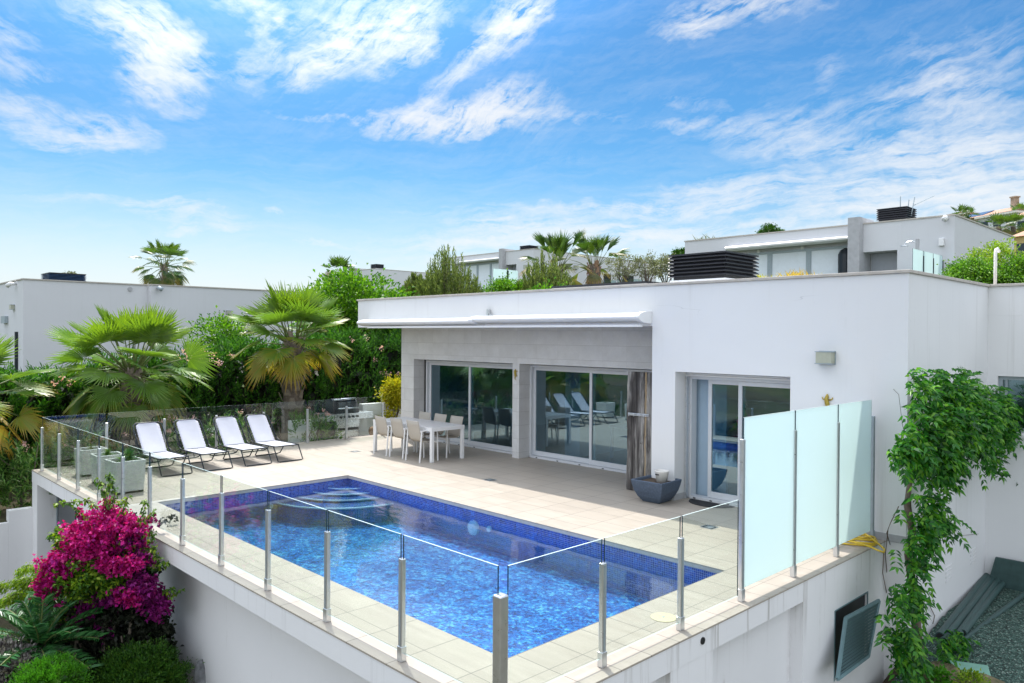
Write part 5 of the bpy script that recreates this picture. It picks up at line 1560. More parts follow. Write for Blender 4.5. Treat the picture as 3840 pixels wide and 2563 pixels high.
def barbecue():
    x1 = -17.95
    T = thing("barbecue", "stainless gas barbecue with dark lid behind the glass balustrade", "barbecue", (x1 - 0.3, 11.2, -0.6))
    y0, y1 = 10.80, 11.56
    b = MB(); b.box(x1 - 0.55, x1, y0, y1, -0.70, 0.38); b.build("cabinet", MT["brushed_steel"], T, bevel=0.01)
    for k, (a, c) in enumerate(((y0 + 0.03, y1 - 0.03),)):
        d = MB(); d.box(x1 + 0.001, x1 + 0.02, a, c, -0.55, 0.33); do = d.build("door", MT["brushed_steel"], T, bevel=0.006)
        h = MB(); h.box(x1 + 0.021, x1 + 0.05, a + 0.04, c - 0.04, 0.10, 0.17); h.build("handle", MT["black_plastic"], do)
    b = MB(); b.box(x1 - 0.58, x1 + 0.06, y0 - 0.34, y1 + 0.40, 0.382, 0.56); b.build("control_panel", MT["brushed_steel"], T, bevel=0.01)
    for k in range(5):
        y = y0 + 0.12 + 0.13 * k; b = MB(); b.tube([(x1 + 0.061, y, 0.47), (x1 + 0.10, y, 0.47)], 0.032, 14); b.build("knob", MT["black_plastic"], T)
    b = MB(); b.prism([(x1 - 0.55, 0.562), (x1 - 0.0, 0.562), (x1 - 0.0, 0.66), (x1 - 0.10, 0.86), (x1 - 0.26, 0.96), (x1 - 0.45, 0.93), (x1 - 0.55, 0.8)], 1, y0 + 0.0, y1 - 0.02); lid = b.build("lid", MT["dark_metal"], T, bevel=0.012)
    b = MB(); b.tube([(x1 - 0.14, y0 + 0.02, 0.93), (x1 - 0.14, y1 - 0.04, 0.93)], 0.035, 10); b.build("lid_trim", MT["brushed_steel"], lid, smooth=True)
    b = MB(); b.tube([(x1 + 0.05, y0 + 0.05, 0.70), (x1 + 0.05, y1 - 0.07, 0.70)], 0.022, 10)
    for y in (y0 + 0.08, y1 - 0.10): b.tube([(x1 - 0.01, y, 0.69), (x1 + 0.05, y, 0.70)], 0.014, 8)
    b.build("lid_handle", MT["brushed_steel"], lid, smooth=True)
    b = MB(); b.box(x1 - 0.5, x1 - 0.05, y0 - 0.30, y0 - 0.01, -0.7, 0.36); b.build("side_cabinet", MT["dark_metal"], T)
    # carved head on a low ledge
    p = at(1396, 1625, x=-17.65)
    t = thing("carved_ornament", "small brown carved head ornament standing behind the glass by the dining table", "ornament", (p[0], p[1], -0.10), local=True)
    b = MB(); b.lathe([(0.07, -0.05), (0.065, 0.0), (0.055, 0.03), (0.085, 0.07), (0.10, 0.14), (0.098, 0.20), (0.07, 0.255), (0.02, 0.275)], 0, 0, 18)
    b.tube([(0.09, -0.02, 0.16), (0.118, -0.02, 0.12), (0.10, -0.02, 0.10)], [0.012, 0.02, 0.012], 6)
    b.build("head", MT["terracotta"], t, smooth=True)
    b = MB()
    for s in (-1, 1): b.tube([(0.085, s * 0.035, 0.165), (0.098, s * 0.035, 0.162)], 0.014, 8)
    b.tube([(0.085, -0.03, 0.085), (0.098, 0.0, 0.08), (0.085, 0.03, 0.085)], 0.009, 6); b.build("face", MT["soil"], t, smooth=True)
    b = MB(); b.box(-0.25, 0.25, -0.5, 0.6, -1.0, -0.052); b.build("plinth", MT["stone_wall"], t)


barbecue()

# ------------------------------------------------------------------ vegetation
def unit(a): return a / np.maximum(np.linalg.norm(a, axis=-1, keepdims=True), 1e-9)


def rdir(n, rng=RNG): return unit(rng.normal(size=(n, 3)))


def leaves(name, P, D, L, Wd, mat, parent=None, bend=0.25, rng=RNG, N=None, attrs=None):
    """one folded leaf per row: P base points, D directions, L lengths, Wd widths"""
    n = len(P); D = unit(D)
    if N is None: N = rdir(n, rng) + np.array([0, 0, 0.9])
    sd = unit(np.cross(D, N)); up = np.cross(sd, D)
    L = np.broadcast_to(np.asarray(L, float).reshape(-1, 1), (n, 1)); Wd = np.broadcast_to(np.asarray(Wd, float).reshape(-1, 1), (n, 1))
    mid = P + D * L * 0.45 + up * L * bend * 0.35
    tip = P + D * L - np.array([0, 0, 1.0]) * L * bend * 0.5
    V = np.stack([P, mid - sd * Wd / 2 + up * Wd * 0.15, tip, mid + sd * Wd / 2 + up * Wd * 0.15], 1).reshape(-1, 3)
    F = np.arange(4 * n).reshape(n, 4)
    return np_mesh(name, V, F, mat, parent)


def ellipsoid(n, c, r, rng=RNG, shell=0.55, zmin=-1.0):
    d = rdir(n * 2, rng); d = d[d[:, 2] > zmin][:n]
    k = rng.uniform(shell ** 3, 1, (len(d), 1)) ** (1 / 3)
    return np.array(c) + d * k * np.array(r), d


def clumpy(name, c, r, nclump, per, cr, L, Wd, mat, parent, rng, shell=0.6, up=0.35, bend=0.25, zmin=-0.9, flat=0.8):
    C, d = ellipsoid(nclump, c, r, rng, shell, zmin)
    C = C + rng.normal(0, 0.10, C.shape) * np.array(r)
    n = len(C); k = rng.uniform(0.6, 1.25, (n, 1, 1))
    off = rng.normal(0, 1, (n, per, 3)) * cr * 0.55 * k * np.array([1, 1, flat])
    P = (C[:, None] + off).reshape(-1, 3)
    D = unit(off.reshape(-1, 3) / cr * 0.7 + np.repeat(d, per, 0) * 0.6 + rdir(len(P), rng) * 0.7 + np.array([0, 0, up]))
    return leaves(name, P, D, L * rng.uniform(0.7, 1.25, len(P)), Wd * rng.uniform(0.8, 1.2, len(P)), mat, parent, bend, rng)


def shoots(name, B, D, nl, sl, L, Wd, mat, parent, rng, spread=0.7, bend=0.15):
    """leafy upright shoots: nl narrow leaves spiralling up each stem of length sl"""
    n = len(B); D = unit(D)
    t = np.tile(np.linspace(0.1, 1.0, nl), n)
    Bp = np.repeat(B, nl, 0); Dp = np.repeat(D, nl, 0)
    sl = np.repeat(np.broadcast_to(np.asarray(sl, float), (n,)), nl)
    P = Bp + Dp * (t * sl)[:, None]
    q = rdir(len(P), rng); q = unit(q - Dp * (q * Dp).sum(1, keepdims=True))
    sp = (spread * (1.15 - 0.6 * t))[:, None]
    return leaves(name, P, unit(Dp + q * sp * 1.3), L * rng.uniform(0.75, 1.2, len(P)), Wd, mat, parent, bend, rng)


def trunk(parent, pts, r0, r1, mat="bark", name="trunk", n=9):
    pts = np.array(pts, float); m = len(pts)
    return MB().tube([tuple(p) for p in pts], [r0 + (r1 - r0) * i / (m - 1) for i in range(m)], n).build(name, MT[mat], parent, smooth=True)


def limbs(parent, base, ends, r, rng, mat="bark"):
    b = MB()
    for e in ends:
        p, q = np.array(base, float), np.array(e, float)
        m = (p + q) / 2 + rng.normal(0, 0.12, 3) * np.linalg.norm(q - p) * 0.5
        b.tube([tuple(p), tuple(m), tuple(q)], [r, r * 0.65, r * 0.25], 6)
    return b.build("limbs", MT[mat], parent, smooth=True)


# --- fan palms
def fan(origin, d, n, R, K, half, droop, age, rng):
    d = unit(d); n = unit(n - d * (n @ d)); sd = np.cross(d, n)
    a = np.linspace(-half, half, K + 1)
    am = (a[:-1] + a[1:]) / 2
    def rayv(t): return np.cos(t)[:, None] * d + np.sin(t)[:, None] * sd
    L = R * (0.70 + 0.30 * np.cos(am * 0.75)) * rng.uniform(0.93, 1.06, K)
    rm = (L * 0.54)[:, None]
    cup = (np.sin(am) ** 2 * 0.16)[:, None]
    Z = np.array([0, 0, 1.0])
    def P(t, r, lift): return origin + rayv(t) * r + n * (cup * r + lift) - Z * droop * (r / R) ** 2 * R * 0.30
    mC = P(am, rm, 0.030 * R)
    da = a[1] - a[0]
    mL, mR = P(am - da * 0.48, rm, -0.012 * R), P(am + da * 0.48, rm, -0.012 * R)
    tl = L[:, None]
    tw = rng.normal(0, 0.05, K)
    tip = P(am + tw, tl, 0.0) - Z * (droop * 0.35 * rng.uniform(0.2, 1.3, K) * L)[:, None] * 0.8
    o = np.repeat(origin[None], K, 0) + rayv(am) * 0.02
    V = np.stack([o, mL, mC, mR, tip], 1).reshape(-1, 3)
    i = np.arange(K)[:, None] * 5
    F = np.concatenate([i + [0, 1, 2], i + [0, 2, 3], i + [1, 4, 2], i + [2, 4, 3]], 1).reshape(-1, 3)
    tipa = np.tile([0, 0.45, 0.45, 0.45, 1.0], K)
    return V, F, np.full(len(V), age), tipa


def fan_palm(name, label, base, top, nleaf, R, pet, tr, seed, K=34, group=None, mat="palm_leaf", skirt=0, emin=-48, trunkmat="dead_frond", boots=True, agek=1.0, cat="palm tree", half=1.95, droop=0.10, up=1.1, petk=1.0):
    rng = np.random.default_rng(seed)
    base, top = np.array(base, float), np.array(top, float)
    T = thing(name, label, cat, tuple(base), group)
    m = 9; pts = [base + (top - base) * i / m + np.array([0.03 * math.sin(i * 1.3 + seed), 0.03 * math.cos(i + seed), 0]) for i in range(m + 1)]
    tb = trunk(T, pts, tr * 1.15, tr * 0.85, "bark", "trunk", 12)
    if boots:
        b = MB(); n = int((top[2] - base[2]) / 0.045)
        for i in range(n):
            t = (i + rng.uniform(-0.5, 0.5)) / n; a = i * 2.4 + rng.normal(0, 0.3)
            c = base + (top - base) * min(max(t, 0), 1); rr = tr * (1.12 - 0.28 * t)
            o = np.array([math.cos(a), math.sin(a), 0]); s = np.array([-o[1], o[0], 0])
            w = tr * rng.uniform(0.28, 0.42); h = rng.uniform(0.16, 0.30); lean = rng.uniform(0.05, 0.12)
            p = c + o * rr * 0.95
            vs = [p - s * w, p + s * w, p + s * w * 0.55 + o * lean + np.array([0, 0, h]), p - s * w * 0.55 + o * lean + np.array([0, 0, h])]
            vs += [v + o * 0.02 for v in vs]
            b.add(vs, [(0, 1, 2, 3), (7, 6, 5, 4), (0, 4, 5, 1), (1, 5, 6, 2), (2, 6, 7, 3), (3, 7, 4, 0)])
        b.build("leaf_bases", MT[trunkmat], tb)
    VS, FS, AG, TP = [], [], [], []; off = 0
    pb = MB(); Z = np.array([0, 0, 1.0])
    for i in range(nleaf):
        t = i / (nleaf - 1)
        el = rad(82 + (emin - 82) * t ** up + rng.normal(0, 5)); az = i * 2.39996 + rng.normal(0, 0.15)
        o = np.array([math.cos(az), math.sin(az), 0])
        d = o * math.cos(el) + Z * math.sin(el)
        lp = pet * (petk + (1 - petk) * min(1.0, t * 1.3)) * rng.uniform(0.8, 1.1) * (0.75 + 0.35 * math.sin(math.pi * min(1, t * 1.2)))
        s0 = top + o * tr * 0.6 - Z * 0.25 * t
        mid = s0 + d * lp * 0.55
        d2 = unit(d - Z * (0.05 + 0.22 * t) * max(0.15, math.cos(el)))
        e = mid + d2 * lp * 0.45
        pb.tube([tuple(s0), tuple(mid), tuple(e)], [0.022, 0.015, 0.010], 5)
        d3 = unit(d2 - Z * (0.04 + 0.40 * t ** 1.5) * max(0.2, math.cos(el)))
        nn = Z - d3 * (Z @ d3) if abs(d3[2]) < 0.97 else -o
        nn = unit(nn); sdv = np.cross(d3, nn); rl = rng.normal(0, 0.30)
        nn = nn * math.cos(rl) + sdv * math.sin(rl)
        age = min(1.0, max(0.0, (t * 0.92 + rng.normal(0, 0.06)) * agek))
        V, F, A, TI = fan(e, d3, nn, R * rng.uniform(0.85, 1.08) * (0.8 + 0.2 * math.sin(math.pi * min(1, t + 0.25))), K, half * rng.uniform(0.85, 1.02), droop + 0.5 * t ** 1.8, age, rng)
        VS.append(V); FS.append(F + off); AG.append(A); TP.append(TI); off += len(V)
    pb.build("petioles", MT["petiole"], T, smooth=True)
    np_mesh("crown", np.concatenate(VS), np.concatenate(FS), MT[mat], T, {"age": np.concatenate(AG), "tip": np.concatenate(TP)})
    return T


fan_palm("fan_palm", "wide bushy fan palm on the left, behind the first sun loungers", (-19.45, 6.12, -1.0), (-19.35, 6.10, 1.85), 54, 0.86, 1.06, 0.21, 21, K=30, agek=0.78, emin=-58, up=1.12)
fan_palm("fan_palm", "tall fan palm with yellowing lower fronds, standing left of the barbecue", (-19.46, 10.30, -1.0), (-19.38, 10.31, 2.58), 40, 0.94, 0.90, 0.27, 34, K=32, agek=0.95, emin=-30, up=1.15)
fan_palm("fan_palm", "fan palm cut by the left edge of the photo, some fronds orange", (-19.0, 2.65, -1.1), (-18.95, 2.67, 1.38), 34, 0.90, 0.95, 0.20, 52, K=30, agek=1.10)
p = at(615, 985, 45); fan_palm("fan_palm", "ragged dark palm rising behind the white house on the left", (p[0], p[1], 2.0), (p[0], p[1], p[2] - 0.15), 40, 0.95, 0.95, 0.20, 61, K=18, mat="far_palm_leaf", emin=-75, half=1.3, droop=0.4)
GP = "tall palms on the slope behind the villa roof"
p = at(2092, 1000, 33); fan_palm("fan_palm", "left one of two tall palms behind the villa roof, above the pine bush", (p[0], p[1], 2.8), tuple(p), 20, 1.15, 1.25, 0.20, 71, K=18, group=GP, mat="far_palm_leaf", emin=-5, half=0.70, droop=0.30, up=1.6, petk=0.35)
p = at(2228, 992, 34); fan_palm("fan_palm", "right one of two tall palms behind the villa roof, shaggy brown trunk showing", (p[0], p[1], 3.4), tuple(p), 20, 1.12, 1.20, 0.30, 73, K=18, group=GP, mat="far_palm_leaf", emin=-20, half=0.70, trunkmat="terracotta", droop=0.30, up=1.6, petk=0.35)
p = at(1275, 1022, 95); fan_palm("fan_palm", "tiny palm top showing over the most distant white roof", (p[0], p[1], 8), tuple(p), 14, 1.5, 1.2, 0.25, 77, K=14, mat="far_palm_leaf", emin=-5, boots=False)
for k, (u, v, d, lab) in enumerate(((3745, 850, 92, "hill palm left of a pair, before the small white hill house"), (3800, 850, 92, "hill palm right of a pair, before the small white hill house"), (3828, 800, 120, "dark palm high at the right edge under the curved roof"), (3612, 812, 110, "small dark palm top over the roof edge, below the stone house"))):
    p = at(u, v, d); fan_palm("fan_palm", lab, (p[0], p[1], p[2] - 4), tuple(p), 16, 1.15, 1.0, 0.3, 80 + k, K=12, group="palms up on the hill", mat="far_palm_leaf", emin=-40, boots=False)


def oleander():
    rng = np.random.default_rng(5)
    T = thing("oleander_hedge", "long dense oleander hedge with pink flowers behind the palms", "hedge", (-21.5, 8, -0.9))
    def top(y): return np.interp(y, [-2.1, 1.1, 4.3, 8.7, 11.9, 15.2, 18.4], [1.25, 1.42, 1.64, 2.22, 2.56, 2.72, 2.75])
    n = 6200
    y = rng.uniform(-1.5, 18.2, n)
    u = rng.uniform(0, 1, n)
    tz_ = top(y) + 0.14 * np.sin(y * 2.1) + 0.10 * np.sin(y * 5.3 + 1)
    face = rng.uniform(0, 1, n) < 0.55
    z = np.where(face, -0.8 + (tz_ + 0.8) * u ** 0.8, tz_ - rng.uniform(0.0, 0.35, n))
    x = np.where(face, -20.7 - rng.uniform(0, 0.30, n) - 0.25 * (z > tz_ - 0.4), -20.8 - rng.uniform(0, 1.9, n))
    x = x + 0.22 * np.sin(y * 3.1 + z * 2.0)
    B = np.stack([x, y, z - 0.25], 1)
    D = unit(np.stack([np.where(face, 0.55, 0.05) + rng.normal(0, 0.3, n), rng.normal(0, 0.32, n), np.full(n, 0.9)], 1))
    shoots("foliage", B, D, 11, rng.uniform(0.28, 0.50, n), 0.15, 0.034, MT["oleander_leaf"], T, rng, 0.75)
    # broad near-black leaves inside, the hedge's shade put into their colour
    m = 5200
    yy = rng.uniform(-1.5, 18.2, m); P = np.stack([rng.uniform(-22.3, -21.0, m), yy, -0.9 + (top(yy) + 0.5) * rng.uniform(0, 1, m)], 1)
    leaves("inner_leaves", P, rdir(m, rng) * [0.6, 1, 1.0], 0.55, 0.30, MT["painted_shade_leaf"], T, 0.3, rng)
    b = MB()
    for k in range(90):
        yk = rng.uniform(-1.5, 18); xk = rng.uniform(-22.0, -20.9); b.tube([(xk, yk, -1.0), (xk + rng.normal(0, 0.2), yk + rng.normal(0, 0.2), 0.3), (xk + rng.normal(0, 0.3), yk + rng.normal(0, 0.35), 1.3)], [0.03, 0.022, 0.012], 5)
    b.build("stems", MT["bark"], T)
    C = []
    for (u_, v_) in ((690, 1320), (760, 1315), (795, 1330), (785, 1350), (820, 1362), (235, 1420), (265, 1435), (750, 1353), (1430, 1305), (1405, 1350), (1445, 1408), (1455, 1408), (1430, 1400), (1495, 1405), (1375, 1270), (820, 1362), (705, 1345), (620, 1345), (200, 1440), (660, 1340), (1320, 1278), (480, 1400), (870, 1335)):
        q = at(u_, v_, x=-20.52); C.append(q)
    C = np.array(C); k = 14
    P = (C[:, None] + rng.normal(0, 0.045, (len(C), k, 3))).reshape(-1, 3)
    leaves("flowers", P, rdir(len(P), rng) + [0.4, 0, 0.4], 0.055, 0.05, MT["pink_petal"], T, 0.2, rng)
    # lower oleanders between the balustrade and the palms, and outside the terrace corner
    def low(label, pts, hgt, seed, dens=60):
        r2 = np.random.default_rng(seed)
        pts = np.array(pts, float)
        t = thing("oleander_shrub", label, "shrub", tuple(pts.mean(0)))
        nn = len(pts) * dens
        c = pts[r2.integers(0, len(pts), nn)]
        B = c + r2.normal(0, 1, (nn, 3)) * [0.26, 0.30, 0] + np.array([0, 0, 1]) * r2.uniform(0.15, hgt, (nn, 1)) - [0, 0, 0.25]
        D = unit(r2.normal(0, 0.4, (nn, 3)) + [0.25, -0.1, 1.0])
        shoots("foliage", B, D, 12, r2.uniform(0.2, 0.38, nn), 0.155, 0.030, MT["oleander_low_leaf"], t, r2, 0.8)
        b = MB()
        for p in pts:
            for q in range(3): b.tube([tuple(p), tuple(p + r2.normal(0, 0.1, 3) * [1, 1, 0] + [0, 0, hgt * 0.5]), tuple(p + r2.normal(0, 0.2, 3) * [1, 1, 0] + [0, 0, hgt * 0.9])], [0.02, 0.015, 0.008], 5)
        b.build("stems", MT["bark"], t)
        f = c[:int(nn * 0.05)]
        F0 = (f[:, None] + r2.normal(0, 0.03, (len(f), 12, 3)) + np.concatenate([r2.normal(0, 0.25, (len(f), 1, 2)), r2.uniform(hgt * 0.8, hgt * 1.05, (len(f), 1, 1))], 2)).reshape(-1, 3)
        leaves("flowers", F0, rdir(len(F0), r2) + [0, 0, 0.6], 0.045, 0.035, MT["pink_petal"], t, 0.2, r2)
        return t
    g = -1.0
    low("leafy oleander shrub with bright tips seen through the glass behind the loungers", [(-17.75, y, g) for y in (6.3, 6.9, 7.6, 8.2)], 1.75, 3)
    low("oleander shrub seen through the left corner glass behind the planters", [(-17.8, y, g) for y in (3.9, 4.5, 5.0)], 1.6, 4)
    low("oleander shrub with glossy leaves between the trunk of the taller palm and the barbecue", [(-17.65, y, g) for y in (9.98, 10.25)], 1.70, 6, 80)
    low("oleander shrubs filling the left edge outside the terrace corner", [(-18.4, 2.0, g), (-18.2, 2.7, g), (-18.5, 3.2, g), (-19.0, 2.2, g), (-18.0, 1.5, g), (-18.2, 3.6, g)], 1.45, 7)


oleander()


def broadleaf(name, label, base, c, r, seed, mat, nclump=150, per=75, cr=0.45, L=0.14, Wd=0.075, cat="tree", group=None, tr=0.10, shell=0.5, bend=0.35):
    rng = np.random.default_rng(seed)
    T = thing(name, label, cat, tuple(base), group)
    c = np.array(c, float); b = np.array(base, float)
    fork = b + (c - b) * 0.55
    trunk(T, [b, b + (fork - b) * 0.5 + rng.normal(0, 0.06, 3), fork], tr, tr * 0.7)
    E, _ = ellipsoid(9, c, np.array(r) * 0.7, rng)
    limbs(T, fork, E, tr * 0.5, rng)
    clumpy("crown", c, r, nclump, per, cr, L, Wd, MT[mat], T, rng, shell, bend=bend)
    return T


broadleaf("green_tree", "bright green broad-leaved tree between the taller palm and the villa roof", (-24.0, 15.3, -0.4), at(1345, 1215, 27.6), (2.0, 2.0, 1.62), 101, "lime_leaf", 210, 85, 0.5, 0.17, 0.085)
p = at(830, 1240, 25.5); broadleaf("light_shrub", "light yellow-green shrub showing over the hedge between the two big palms", (p[0], p[1], 0), p + [0, 0, -0.3], (0.8, 1.0, 0.65), 103, "lime_leaf", 60, 45, 0.35, 0.13, 0.07, "shrub")
p = at(1473, 1475, y=12.9); broadleaf("yellow_shrub", "golden yellow shrub behind the glass at the villa's left corner", (p[0] + 0.1, 12.9, -0.9), (p[0] + 0.15, 12.9, p[2] - 0.02), (0.30, 0.30, 0.36), 104, "yellow_leaf", 60, 50, 0.2, 0.075, 0.055, "shrub", tr=0.03)
p = at(1475, 1640, y=12.6); broadleaf("yellow_shrub", "small yellow-green plant low at the villa's left corner under the golden shrub", (p[0] - 0.2, 12.5, -0.6), (p[0] - 0.15, 12.5, 0.15), (0.22, 0.22, 0.30), 105, "yellow_leaf", 20, 40, 0.12, 0.07, 0.04, "shrub", tr=0.02)
p = at(1880, 1085, 30)
broadleaf("green_shrub", "lime green shrub between the two pine bushes behind the villa roof", (p[0], p[1], 2.2), p + [0, 0, -0.15], (0.62, 0.62, 0.50), 106, "lime_leaf", 50, 50, 0.25, 0.12, 0.06, "shrub")
p = at(1960, 1090, 29); broadleaf("green_shrub", "small lime green shrub just left of the second pine bush", (p[0], p[1], 2.2), p + [0, 0, -0.1], (0.40, 0.40, 0.40), 107, "lime_leaf", 30, 50, 0.2, 0.12, 0.06, "shrub")
p = at(2055, 1088, 24); broadleaf("green_shrub", "low bright shrub tips just above the villa parapet under the left palm", (p[0], p[1], 1.5), p + [0, 0, -0.25], (0.75, 0.75, 0.22), 108, "lime_leaf", 45, 50, 0.25, 0.12, 0.06, "shrub")
GO = "olive trees on the terrace behind the villa roof"
for k, (u, v, d, rr, lab) in enumerate(((2340, 1003, 40, 0.80, "grey-green olive tree just right of the shaggy palm trunk"), (2425, 1003, 40, 0.78, "thin olive tree with forked trunk, middle of the three"), (2495, 1005, 42, 0.78, "dense dark olive tree next to the black roof vent"))):
    p = at(u, v, d); broadleaf("olive_tree", lab, (p[0] + 0.1, p[1], p[2] - 2.6), p, (rr, rr, rr * 0.8), 110 + k, "olive_leaf", 40 if k < 2 else 75, 42, 0.22, 0.11, 0.05, group=GO, tr=0.08, shell=0.35)
p = at(2892, 868, 62); broadleaf("round_tree", "round dark tree top peeping over the roof of the white house behind", (p[0], p[1], p[2] - 4), p + [0, 0, -0.15], (0.95, 0.95, 0.50), 115, "deep_leaf", 60, 60, 0.22, 0.16, 0.08)
p = at(2555, 948, 55); broadleaf("round_tree", "dark tree top at the left end of the white house behind", (p[0], p[1], p[2] - 4), p + [0, 0, -0.35], (0.8, 0.8, 0.6), 116, "deep_leaf", 50, 60, 0.22, 0.15, 0.08)
p = at(265, 1040, 60); broadleaf("round_tree", "small dark tree tip over the left white house beside its vent", (p[0], p[1], p[2] - 6), p, (0.45, 0.45, 0.45), 117, "olive_leaf", 14, 30, 0.2, 0.2, 0.1)
# shrub bank behind the right parapet
for k, (u, v, d, r, lab) in enumerate(((3640, 1035, 21, (0.65, 0.65, 0.50), "yellow-green shrub behind the right parapet, left of the vent pipe"), (3725, 1005, 22, (0.85, 0.85, 0.78), "tallest yellow-green shrub behind the right parapet, behind the vent pipe"), (3800, 1040, 21, (0.75, 0.75, 0.55), "yellow-green shrub behind the right parapet, at the photo's edge"))):
    p = at(u, v, d); broadleaf("garden_shrub", lab, (p[0], p[1], p[2] - 1.8), p + [0, 0, -0.15], r, 120 + k, "lime_leaf" if k != 1 else "feather_leaf", 110, 70, 0.20, 0.095, 0.042, "shrub", "shrubs behind the right parapet", tr=0.05, bend=0.6)


def pine(label, u, v, d, r, h, seed):
    rng = np.random.default_rng(seed)
    c = at(u, v, d); base = np.array([c[0], c[1], c[2] - h * 0.58])
    T = thing("pine_bush", label, "pine bush", tuple(base), "young pine bushes behind the villa roof")
    trunk(T, [base - [0, 0, 1.6], base, base + [0, 0, h * 0.6]], 0.10, 0.03)
    n = 260
    a = rng.uniform(0, 2 * np.pi, n); q = np.sqrt(rng.uniform(0, 1, n))
    tops = np.stack([np.cos(a) * q * r, np.sin(a) * q * r, h * (1.0 - 0.62 * q ** 1.6) * rng.uniform(0.72, 1.12, n)], 1)
    starts = tops * np.array([0.72, 0.72, 0.35]) + rng.normal(0, 0.05, (n, 3))
    B = base + starts; D = unit(tops - starts + [0, 0, 0.25 * h]); sl = np.linalg.norm(tops - starts, axis=1)
    shoots("crown", B, D, 60, sl, 0.14, 0.034, MT["pine_leaf"], T, rng, 0.55, 0.05)
    b = MB()
    for k in range(0, n, 3): b.tube([tuple(base), tuple(B[k]), tuple(B[k] + D[k] * sl[k])], [0.022, 0.014, 0.004], 4)
    b.build("limbs", MT["bark"], T)


pine("feathery young pine bush left of the villa roof's middle, behind the parapet", 1685, 1050, 30, 1.55, 2.9, 131)
pine("feathery young pine bush in front of the left tall palm", 2045, 1055, 29, 1.35, 2.5, 132)
pine("low pine sprays at the far end of the villa roof, beside the first pine bush", 1560, 1085, 31, 0.75, 1.3, 133)


def grasses(name, label, u, v, d, r, h, n, mat, seed, cat="grass", wd=0.03):
    rng = np.random.default_rng(seed); c = at(u, v, d)
    T = thing(name, label, cat, tuple(c))
    P = c + rng.normal(0, 1, (n, 3)) * [r * 0.5, r * 0.5, 0.02] - [0, 0, h * 0.5]
    D = unit(rng.normal(0, 0.5, (n, 3)) * [1, 1, 0.1] + [0, 0, 1.0])
    leaves("blades", P, D, h * rng.uniform(0.6, 1.2, n), wd, MT[mat], T, 0.35, rng)


grasses("ornamental_grass", "tuft of golden ornamental grass before the blinds of the house behind", 2995, 1035, 19, 0.42, 0.42, 260, "ochre_grass_leaf", 141, wd=0.03)
grasses("ornamental_grass", "small golden grass tuft right of the larger one above the parapet", 3090, 1042, 19, 0.30, 0.22, 120, "ochre_grass_leaf", 142)
grasses("ornamental_grass", "small tuft of yellow grass beside the black roof vent", 2850, 1042, 19, 0.22, 0.30, 90, "yellow_leaf", 143)
grasses("spiky_plant", "spiky grey plants on the roof of the white house behind", 2645, 892, 46, 0.7, 0.9, 40, "olive_leaf", 144, "plant", 0.06)


def rosette(label, loc, n, L, Wd, mat, seed, name="agave"):
    rng = np.random.default_rng(seed); T = thing(name, label, "plant", loc)
    a = np.arange(n) * 2.4; el = np.linspace(1.35, 0.25, n) + rng.normal(0, 0.08, n)
    D = np.stack([np.cos(a) * np.cos(el), np.sin(a) * np.cos(el), np.sin(el)], 1)
    leaves("leaves", np.array(loc) + D * 0.01, D, L * rng.uniform(0.7, 1.15, n), Wd, MT[mat], T, 0.3, rng, N=np.array([0, 0, 1.0]) - D * D[:, 2:3] + 1e-3)


rosette("pair of spiky green agaves growing in the planter nearest the pool", (-13.93, 4.34, 0.49), 34, 0.30, 0.05, "cycad_leaf", 151)
rosette("spiky agave with reddish neighbours in the pool-side planter's near half", (-13.80, 4.20, 0.49), 22, 0.22, 0.045, "oleander_low_leaf", 152)
rosette("low spiky plant growing in the middle white planter", (-14.83, 4.26, 0.47), 40, 0.20, 0.03, "oleander_low_leaf", 153)
rosette("sparse low plant in the corner white planter", (-15.98, 4.30, 0.44), 14, 0.15, 0.03, "olive_leaf", 154)


